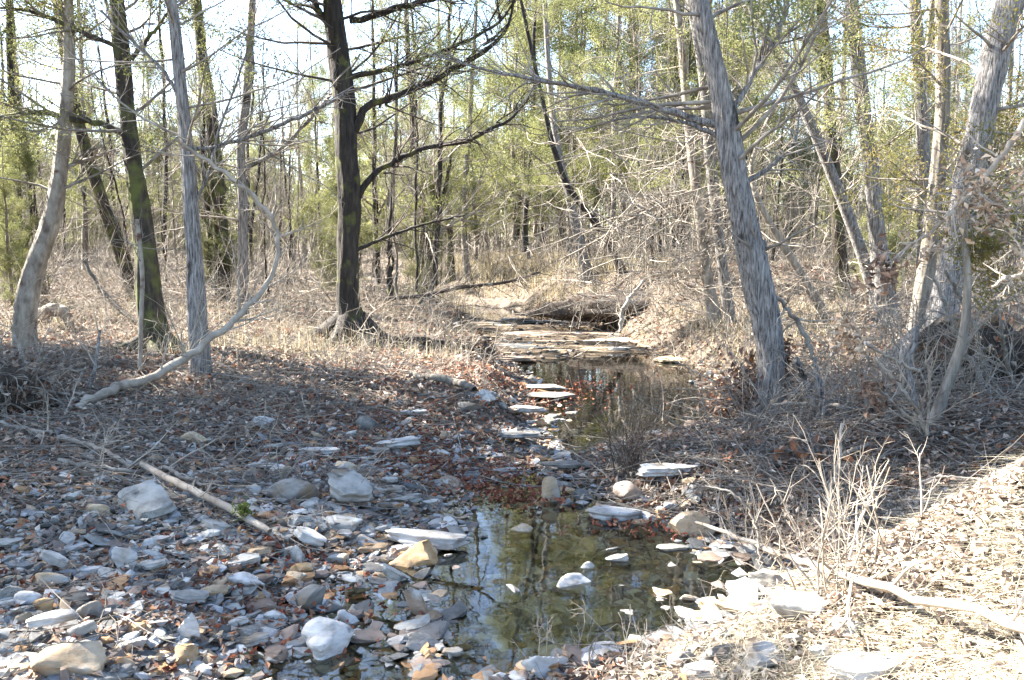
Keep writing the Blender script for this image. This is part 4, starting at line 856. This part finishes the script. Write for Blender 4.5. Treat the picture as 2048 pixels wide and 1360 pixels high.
fallen('dead_branch', 'lichened crooked branch lying above the mossy limb', [(118, 935, 9, None), (180, 945, 8, None), (250, 960, 7, None), (330, 950, 9, None), (400, 985, 9, None), (430, 992, 6, None)], 'bark_pale', n2=9)
fallen('dead_branch', 'pale crooked branch at the left edge by the dark brush pile', [(-10, 790, 8, 7.4), (25, 755, 9, 7.4), (46, 720, 9, 7.4), (38, 685, 7, 7.4), (20, 655, 5, 7.4)], 'bark_pale', n2=6)
fallen('dead_branch', 'long pale stick along the left edge of the shaded litter', [(-10, 820, 6, None), (50, 800, 7, None), (110, 796, 6, None), (180, 802, 5, None)], 'twig_pale', n2=5)
fallen('fallen_log', 'old barked log end lying in the sunlit litter left of the narrows', [(820, 762, 14, None), (860, 768, 16, None), (910, 778, 16, None), (950, 790, 12, None)], 'bark_back', n2=0)
fallen('arched_log', 'sun-bleached arched log behind the pale bent tree', [(58, 650, 16, 10.9), (80, 628, 24, 10.9), (105, 618, 26, 10.9), (130, 625, 22, 10.9), (142, 655, 16, 10.9), (150, 690, 12, 10.9)], 'bark_pale', n2=4)
fallen('dead_branch', 'brown fallen branch slanting behind the mossy tree foot', [(165, 520, 6, 11.2), (210, 590, 10, 11), (250, 630, 11, 10.8), (300, 660, 10, 10.6), (330, 680, 8, 10.4)], 'bark_back', n2=8)
fallen('fallen_tree', 'fallen dark tree crown lying along the left creek bank', [(770, 598, 9, 15.2), (850, 590, 9, 15), (930, 572, 8, 15), (1000, 568, 6, 15), (1080, 545, 4, 15)], 'twig_dark', n2=40, L2=(.3, 1.0), n3=160, tw='twig_dark', K=24)
fallen('dead_branch', 'pale crooked bough dangling to the water over the riffle', [(1240, 665, 6, 11.2), (1245, 620, 8, 11.3), (1262, 590, 7, 11.4), (1290, 560, 5, 11.5)], 'twig_pale', n2=6)
fallen('dead_branch', 'white broken bough leaning right of the large grey trunk, upper piece', [(1515, 548, 6, 6.6), (1560, 600, 8, 6.6), (1600, 650, 10, 6.5), (1622, 700, 10, 6.5), (1636, 745, 9, 6.4)], 'bark_pale', n2=8, n3=20)
fallen('dead_branch', 'grey white stub with a bulge standing right of the grey trunk foot', [(1634, 925, 7, 5.9), (1632, 870, 12, 5.9), (1645, 820, 17, 5.9), (1640, 775, 18, 5.9), (1630, 752, 10, 5.9)], 'bark_grey', n2=5)
fallen('dead_branch', 'grey bough reaching down beside the bulging stub', [(1592, 715, 10, 6.1), (1610, 760, 12, 6.1), (1625, 800, 10, 6.0), (1630, 840, 7, 6.0)], 'bark_grey', n2=6)
fallen('dead_branch', 'pale forked branch with upright prongs in the right hollow', [(1860, 990, 12, 5.0), (1855, 920, 13, 5.0), (1848, 860, 12, 5.0), (1825, 790, 11, 5.1), (1815, 730, 11, 5.2), (1835, 650, 9, 5.3)], 'bark_grey', n2=4)
fallen('dead_branch', 'thin white branch crossing behind the forked one to the left', [(1855, 880, 9, 5.0), (1838, 820, 8, 5.0), (1790, 760, 6, 5.0), (1750, 715, 5, 5.0)], 'twig_pale', n2=8)
fallen('dead_branch', 'thin white upright branch tip above the forked one', [(1855, 870, 7, 4.95), (1860, 800, 6, 4.95), (1858, 740, 5, 4.95), (1850, 720, 4, 4.95)], 'twig_pale', n2=4)
fallen('dead_branch', 'long white branch lying across the shaded right bank', [(1540, 808, 6, 6.2), (1640, 806, 7, 6.0), (1710, 820, 8, 5.8), (1770, 845, 8, 5.6), (1815, 872, 7, 5.4)], 'twig_pale', n2=8)
fallen('dead_branch', 'short white log piece among debris left of the forked branch', [(1665, 930, 8, None), (1700, 920, 9, None), (1735, 905, 8, None)], 'bark_pale', n2=0)
tree('curved_sapling', 'brown curved sapling bowing right of the forked pale branch', 'sapling',
     [(1868, 850, 20), (1895, 770, 20), (1920, 700, 19), (1933, 640, 17), (1936, 560, 15), (1930, 480, 13), (1925, 380, 11)], bark='bark_back', n1=8, n2=40, n3=100, ztop=0, hmin=1.2, L1=(.3, 1.0))
for k, (pp, lb) in enumerate([([(2010, 860, 11, 6.0), (1985, 760, 10, 6.0), (1955, 680, 9, 6.0), (1925, 600, 8, 6.0), (1890, 540, 7, 6.0)], 'thin slanted cane crossing the curved sapling, lowest'),
    ([(2005, 870, 9, 5.6), (1960, 760, 9, 5.7), (1900, 640, 8, 5.8), (1870, 560, 6, 5.9)], 'second slanted cane leaning over the dark hollow'),
    ([(2030, 800, 8, 5.8), (2010, 700, 8, 5.8), (1990, 600, 7, 5.8)], 'short cane at the right edge of the dark hollow'),
    ([(1790, 820, 7, 6.4), (1830, 700, 8, 6.4), (1845, 620, 8, 6.5)], 'pale cane rising left of the dark hollow')]):
    fallen('leaning_cane', lb, pp, 'bark_back', n2=6, tw='twig', cat='cane', group='canes leaning over the right hollow')
# --- sunny shrub at lower right
def shrub(name, label, base, stems, h, spread, mat_, seed_n2=60, n3=120, r=.006, cat='shrub', wig=.12, up=.35):
    b = np.array(base); rt = root(name, b, label, cat)
    n = stems; a = rng.random(n) * 6.28; le = rng.uniform(.1, spread, n); d = np.stack([np.cos(a) * np.sin(le), np.sin(a) * np.sin(le), np.cos(le)], 1)
    K = 8; A = np.zeros((n, K, 3)); A[:, 0] = b + rng.normal(size=(n, 3)) * [.06, .06, 0]; st = (h * rng.uniform(.5, 1.1, n) / (K - 1))[:, None]
    for q in range(1, K): d = unit(d + rng.normal(size=(n, 3)) * wig); A[:, q] = A[:, q - 1] + d * st
    R = r * rng.uniform(.6, 1.3, n)[:, None] * np.linspace(1, .45, K)[None]
    mb = MB(); tubes(mb, A, R, 5); obj('stems', mb.mesh('stems', M[mat_], origin=b), rt)
    B, RB = grow(A, R, seed_n2, (h * .15, h * .45), K=5, ang=(25, 65), up=up, wig=.15, rf=.55, rmin=.0014); mb = MB(); tubes(mb, B, RB, 4)
    C, RC_ = grow(B, RB, n3, (h * .05, h * .2), K=3, ang=(25, 60), wig=.2, rf=.6, rmin=.0011); tubes(mb, C, RC_, 3); obj('side_twigs', mb.mesh('side_twigs', M[mat_], origin=b), rt)
    return rt
shrub('bare_shrub', 'bleached twiggy shrub in full sun at the edge of the right bank', G(1650, 1190), 13, .5, 1.0, 'twig_pale', 60, 160, r=.0036)
shrub('bare_shrub', 'second bleached shrub, left of the first, leaning over the pool edge', G(1560, 1130), 8, .4, 1.1, 'twig_pale', 40, 100, r=.003)
shrub('bare_shrub', 'low tangled bleached shrub between the cream block and the sunny shrub', G(1480, 1100), 9, .38, 1.1, 'twig_pale', 50, 100, r=.0036)
shrub('bare_shrub', 'bleached shrub highest on the sunny bank, thin and leaning right', G(1740, 1110), 8, .45, .9, 'twig_pale', 40, 80, r=.0036)
shrub('bare_shrub', 'dark many-stemmed shrub above the brown boulder in the creek', G(1262, 955), 46, .62, .38, 'twig_dark', 160, 260, r=.0028)
shrub('dry_weed', 'pale dry weed stalk at the bottom centre in front of the pool', G(1110, 1345), 6, .22, .9, 'twig_pale', 26, 40, r=.002, cat='weed')
shrub('dry_weed', 'pale dry weed with forked tips in front of the flat grey slab', G(1250, 1340), 6, .25, .6, 'twig_pale', 26, 40, r=.002, cat='weed')
shrub('dry_weed', 'thin weed stalk by the right end of the pool', G(1375, 1290), 3, .3, .5, 'twig_pale', 10, 16, r=.002, cat='weed')
fallen('bare_branch', 'long bleached branch lying on the sunny bank and pointing left over the pool', [(1385, 1078, 6, None), (1450, 1102, 8, None), (1520, 1132, 11, None), (1600, 1168, 14, None), (1700, 1210, 18, None), (1820, 1258, 20, None), (1960, 1305, 20, None), (2070, 1335, 20, None)], 'twig_pale', n2=26, L2=(.12, .45), n3=60, lift=.09)
fallen('bare_branch', 'upright knotty bleached branch in the sunny shrub', [(1680, 1180, 8, 3.8), (1672, 1080, 8, 3.85), (1655, 1000, 9, 3.9), (1670, 960, 8, 3.9), (1680, 900, 7, 3.95), (1684, 850, 5, 4.0)], 'twig_pale', n2=8, L2=(.08, .3), n3=16)
fallen('bare_branch', 'curving bleached branch left of the upright knotty one', [(1520, 1130, 6, 3.9), (1515, 1060, 6, 3.95), (1495, 1010, 6, 4.0), (1455, 980, 4, 4.05), (1410, 972, 3, 4.1)], 'twig_pale', n2=5, L2=(.08, .25), n3=10)
fallen('bare_branch', 'bowed straw coloured cane over the top of the sunny bank', [(1838, 965, 3, 3.3), (1880, 952, 4, 3.3), (1940, 956, 4, 3.2), (2000, 968, 4, 3.1), (2070, 990, 4, 3.0)], 'twig_pale', n2=0)
# --- oak branch with dead leaves, upper right, sunlit and close
def leafy(name, label, pix, clumps, n2=14):
    rt = fallen(name, label, pix, 'twig_pale', n2=n2, L2=(.1, .35), n3=30, cat='branch')
    o = np.array(rt.location)
    for (px, py, yy, n, sp_, cols) in clumps:
        mb = MB(); c = P(px, py, yy); leaves(mb, c + rng.normal(size=(int(n * 1.5), 3)) * sp_, .046, .5, cols=np.array(cols), fold=True)
        obj('leaf_clump', mb.mesh('leaf_clump', M['leaf'], smooth=False, attr=True, origin=o), rt)
TAN = [(.55, .44, .33), (.62, .52, .42), (.46, .33, .22), (.36, .23, .15)]; BRN = [(.24, .15, .10), (.18, .11, .08), (.30, .2, .14)]
leafy('oak_branch', 'sunlit branch with pale dead leaves reaching in from the right edge', [(2080, 210, 10, 4.4), (2020, 290, 10, 4.4), (1985, 330, 10, 4.4), (1945, 385, 10, 4.4), (1900, 425, 9, 4.4), (1860, 465, 8, 4.4), (1815, 500, 7, 4.4), (1770, 530, 5, 4.4)],
      [(1965, 400, 4.4, 60, .06, TAN), (1980, 440, 4.4, 50, .06, TAN), (1760, 545, 4.4, 70, .07, BRN), (1850, 490, 4.4, 36, .05, TAN), (1940, 355, 4.4, 40, .06, TAN), (2020, 330, 4.4, 50, .09, TAN)], n2=26)
leafy('oak_branch', 'thin branch ending in the brightest clump of pale oak leaves', [(1700, 640, 4, 4.6), (1730, 690, 5, 4.6), (1780, 715, 6, 4.7), (1840, 745, 7, 4.8)],
      [(1690, 675, 4.6, 60, .05, TAN), (1705, 700, 4.6, 40, .04, TAN)], n2=8)
leafy('oak_branch', 'thin branch with a hanging brown leaf clump in the shaded hollow', [(1740, 745, 4, 4.9), (1760, 780, 5, 4.9), (1800, 820, 6, 5.0), (1850, 860, 6, 5.0)],
      [(1735, 775, 4.9, 50, .06, BRN), (1755, 800, 4.9, 34, .05, BRN)], n2=8)
fallen('bare_branch', 'sunlit branch stub coming in from the right edge', [(2080, 540, 11, 3.6), (2040, 552, 10, 3.6), (2005, 558, 8, 3.6), (1985, 575, 5, 3.6)], 'twig_pale', n2=5, L2=(.05, .2))
fallen('bare_branch', 'second sunlit branch stub above the first at the right edge', [(2080, 560, 9, 3.7), (2050, 520, 9, 3.7), (2020, 490, 6, 3.7)], 'twig_pale', n2=5, L2=(.05, .2))
# cedar sprig at the right edge
b = P(2060, 480, 5.2); rt = root('cedar_bough', b, 'rusty green cedar bough hanging in at the right edge', 'branch')
A = np.stack([np.linspace(b, P(px, py, 5.2), 6) for px, py in [(1960, 440), (1950, 500), (1985, 400), (1975, 560), (1940, 470)]]); R = np.full((5, 6), .005)
mb = MB(); tubes(mb, A, R, 5); A2, R2 = grow(A, R, 90, (.1, .35), K=4, ang=(20, 60), rmin=.0015); tubes(mb, A2, R2, 3); obj('bare_branches', mb.mesh('bare_branches', M['twig'], origin=b), rt)
mb = MB(); leaves(mb, np.concatenate([A2[:, -1], A2[:, 2]]), .03, .3, spread=.03, per=20); obj('foliage', mb.mesh('foliage', M['cedar_gold'], smooth=False, origin=b), rt)
# --- debris round the big grey trunk: roots with caught leaves
mb = MB(); c = []
for (px, py, n, s_) in [(1500, 790, 260, .12), (1470, 820, 200, .14), (1540, 740, 140, .08), (1490, 880, 160, .12), (1600, 960, 130, .1), (1430, 960, 90, .08), (1560, 700, 70, .05)]:
    p0 = P(px, py, 6.75 if px < 1590 else 5.0); c.append(p0 + rng.normal(size=(n, 3)) * [s_, s_, s_])
leaves(mb, np.concatenate(c + c), .07, .6, spread=.03, cols=np.array(BRN + [(.30, .13, .06)]), fold=True)
tag(obj('caught_leaves', mb.mesh('caught_leaves', M['leaf'], smooth=False, attr=True)), 'brown leaves caught in flood debris round the grey trunk foot', 'leaves', kind='stuff')
# flood-wrack thickets of thin twigs
def thicket(name, label, spots_, L, r, m, kind=None):
    mb = MB()
    for (px, py, yy, n, sx, sy, sz) in spots_:
        c0 = P(px, py, yy) if yy else G(px, py) + np.array([0, 0, sz * .5]); A0 = c0 + rng.normal(size=(n, 3)) * [sx, sy, sz]; A0[:, 2] = np.maximum(A0[:, 2], height(A0[:, 0], A0[:, 1]))
        K = 6; d = unit(rng.normal(size=(n, 3)) * [1, 1, .6]); A = np.zeros((n, K, 3)); A[:, 0] = A0; s_ = (rng.uniform(L[0], L[1], n) / (K - 1))[:, None]
        for q in range(1, K): d = unit(d + rng.normal(size=(n, 3)) * .2); A[:, q] = A[:, q - 1] + d * s_
        R = r * rng.uniform(.5, 1.5, n)[:, None] * np.linspace(1, .5, K)[None]; tubes(mb, A, R, 4)
        B, RB = grow(A, R, n * 2, (L[0] * .3, L[1] * .4), K=4, wig=.15, rf=.6, rmin=.0012); tubes(mb, B, RB, 3)
    return tag(obj(name, mb.mesh(name, M[m])), label, 'brushwood', kind='stuff')
thicket('brush_tangle', 'tangle of dead twigs and vines along the right bank', [(1480, 850, 6.6, 90, .25, .3, .15), (1600, 820, 6.2, 110, .35, .4, .2), (1750, 800, 6.0, 110, .4, .4, .2), (1900, 760, 6.5, 120, .45, .5, .3), (1980, 700, 7.0, 100, .4, .5, .3), (1640, 700, 7.5, 80, .4, .4, .25), (1600, 1060, 4.2, 60, .2, .2, .1), (1980, 620, 6.0, 60, .4, .4, .3)], (.2, .8), .0032, 'twig')
thicket('brush_tangle', 'mesh of bare grey boughs hanging over the creek in the middle distance', [(1300, 420, 12, 120, .9, 1.0, .7), (1200, 480, 13, 90, .8, 1.0, .5), (1350, 350, 11, 90, .7, .8, .7), (1350, 560, 12, 70, .6, .8, .3)], (.5, 1.6), .006, 'twig')
thicket('brush_tangle', 'dead grey twigs matted over the shaded left litter', [(60, 760, 7.3, 200, .4, .4, .16), (480, 800, None, 120, .5, .5, .12), (600, 780, None, 80, .5, .4, .1), (250, 860, None, 90, .8, .5, .06), (560, 985, None, 70, .3, .2, .06), (80, 960, None, 60, .4, .4, .05)], (.15, .6), .0026, 'twig')
thicket('brush_tangle', 'undergrowth of thin stems on the left woodland floor', [(150, 640, 10.5, 120, 1.0, .8, .4), (550, 640, 10.5, 120, 1.0, .8, .3), (350, 650, 10, 90, .8, .8, .35), (800, 640, 12, 100, .9, .8, .3), (1600, 620, 11, 140, 1.2, 1.2, .4), (1800, 600, 11, 120, 1.0, 1.0, .45)], (.3, 1.1), .0035, 'twig')
# rooted lumps whose dark soil colour stands in for shaded brush and hollows
M['shade_soil'] = mat('shade-dark root soil', [(.3, (.018, .014, .011)), (.5, (.05, .038, .028)), (.7, (.11, .085, .065))], (12, 12, 12), bump=1.0, dist=.05)
def mound(label, px, py, sx, sy, sz, nroot=60, dz=0.0):
    g = G(px, py); g[2] += dz; v, f = ICO[4]; v = v.copy()
    v *= (1 + n3(v, 1.3, px) * .35 + n3(v, 4, py) * .28 + n3(v, 11, 3.) * .07)[:, None]; v[:, 2] *= np.where(v[:, 2] < 0, .4, 1)
    mb = MB(); mb.add(v * [sx / 2, sy / 2, sz * .8], t=f); rt = root('dark_mound', g, label, 'root mound')
    obj('soil', mb.mesh('soil', M['shade_soil']), rt)
    q = unit(rng.normal(size=(nroot, 3)) * [1, 1, .7]); q[:, 1] = -np.abs(q[:, 1]); q[:, 2] = np.abs(q[:, 2]); st = q * [sx / 2, sy / 2, sz * .8]
    K = 7; A = np.zeros((nroot, K, 3)); A[:, 0] = st * .95; d = unit(q + [0, 0, .3]); L = rng.uniform(.2, .7, (nroot, 1)) * sz / (K - 1) * 1.6
    for k in range(1, K): d = unit(d + rng.normal(size=d.shape) * .22 - [0, 0, .22]); A[:, k] = A[:, k - 1] + d * L
    Rr = rng.uniform(.003, .011, (nroot, 1)) * np.linspace(1, .3, K)[None]; mb = MB(); tubes(mb, A, Rr, 5)
    B, RB = grow(A, Rr, nroot * 2, (.08, .3), K=4, rmin=.0015); tubes(mb, B, RB, 3)
    lv = np.concatenate([A[:, 2], A[:, 4]]); obj('roots', mb.mesh('roots', M['twig']), rt)
    mb = MB(); leaves(mb, np.repeat(unit(rng.normal(size=(nroot * 3, 3)) * [1, 1, .7]) * [sx / 2, sy / 2, sz * .8], 5, axis=0) * 1.03, .055, .6, spread=.05, cols=LC * .8, fold=True); obj('caught_leaves', mb.mesh('caught_leaves', M['leaf'], smooth=False, attr=True), rt)
mound('dark lump standing in for shadowed brush at the left edge', -30, 805, .95, .8, .42, 120)
mound('dark rooted lump standing in for the shaded hollow behind the curved sapling at the right', 2010, 760, 1.2, .8, .62, 90)
mound('dark undercut bank lump left of the riffle', 880, 695, 1.4, .7, .26)
mound('cut bank lump at the right of the creek head, coloured dark for its shadow', 1240, 622, 3.2, 1.3, .42, 90, dz=-.05)

def undergrowth(name, label, n, y0, y1, x0, x1, L, r, m, cond=None):
    x, y = scatter(n, y0, y1, x0, x1); dl, dr = dist_creek(x, y); k = np.maximum(dl, dr) > .25
    if cond is not None: k &= cond(x, y)
    x, y = x[k], y[k]; n = len(x); K = 6; d = unit(rng.normal(size=(n, 3)) * [.5, .5, .25] + [0, 0, .8]); A = np.zeros((n, K, 3)); A[:, 0] = np.stack([x, y, height(x, y) - .02], 1)
    st = (rng.uniform(*L, n) / (K - 1))[:, None]
    for q in range(1, K): d = unit(d + rng.normal(size=(n, 3)) * .17); A[:, q] = A[:, q - 1] + d * st
    R_ = (r * rng.uniform(.5, 1.5, n) * (1 + y * .04))[:, None] * np.linspace(1, .5, K)[None]; mb = MB(); tubes(mb, A, R_, 3)
    B, RB = grow(A, R_, n * 4, (L[0] * .4, L[1] * .4), K=4, ang=(25, 70), up=.2, wig=.15, rf=.6, rmin=.002); tubes(mb, B, RB, 3)
    tag(obj(name, mb.mesh(name, M[m])), label, 'undergrowth', kind='stuff')
undergrowth('undergrowth', 'pale thin twigs and stems growing all over the woodland floor', 1700, 9, 34, -.66, .66, (.3, 1.3), .0026, 'twig')
undergrowth('undergrowth', 'bleached weeds and sprigs sunlit on the left bank', 700, 7.5, 15, -.6, 0, (.15, .6), .0018, 'twig_pale')
undergrowth('undergrowth', 'thin stems and vines crowding the right bank', 520, 5.0, 14, .25, .66, (.3, 1.2), .0024, 'twig')


undergrowth('undergrowth', 'thin pale stems crowding the far part of the woods', 2000, 15, 48, -.68, .68, (1.0, 3.6), .0036, 'twig')
undergrowth('undergrowth', 'brown brush and briars thick along the far floor', 2600, 14, 45, -.68, .68, (.5, 1.6), .003, 'twig')
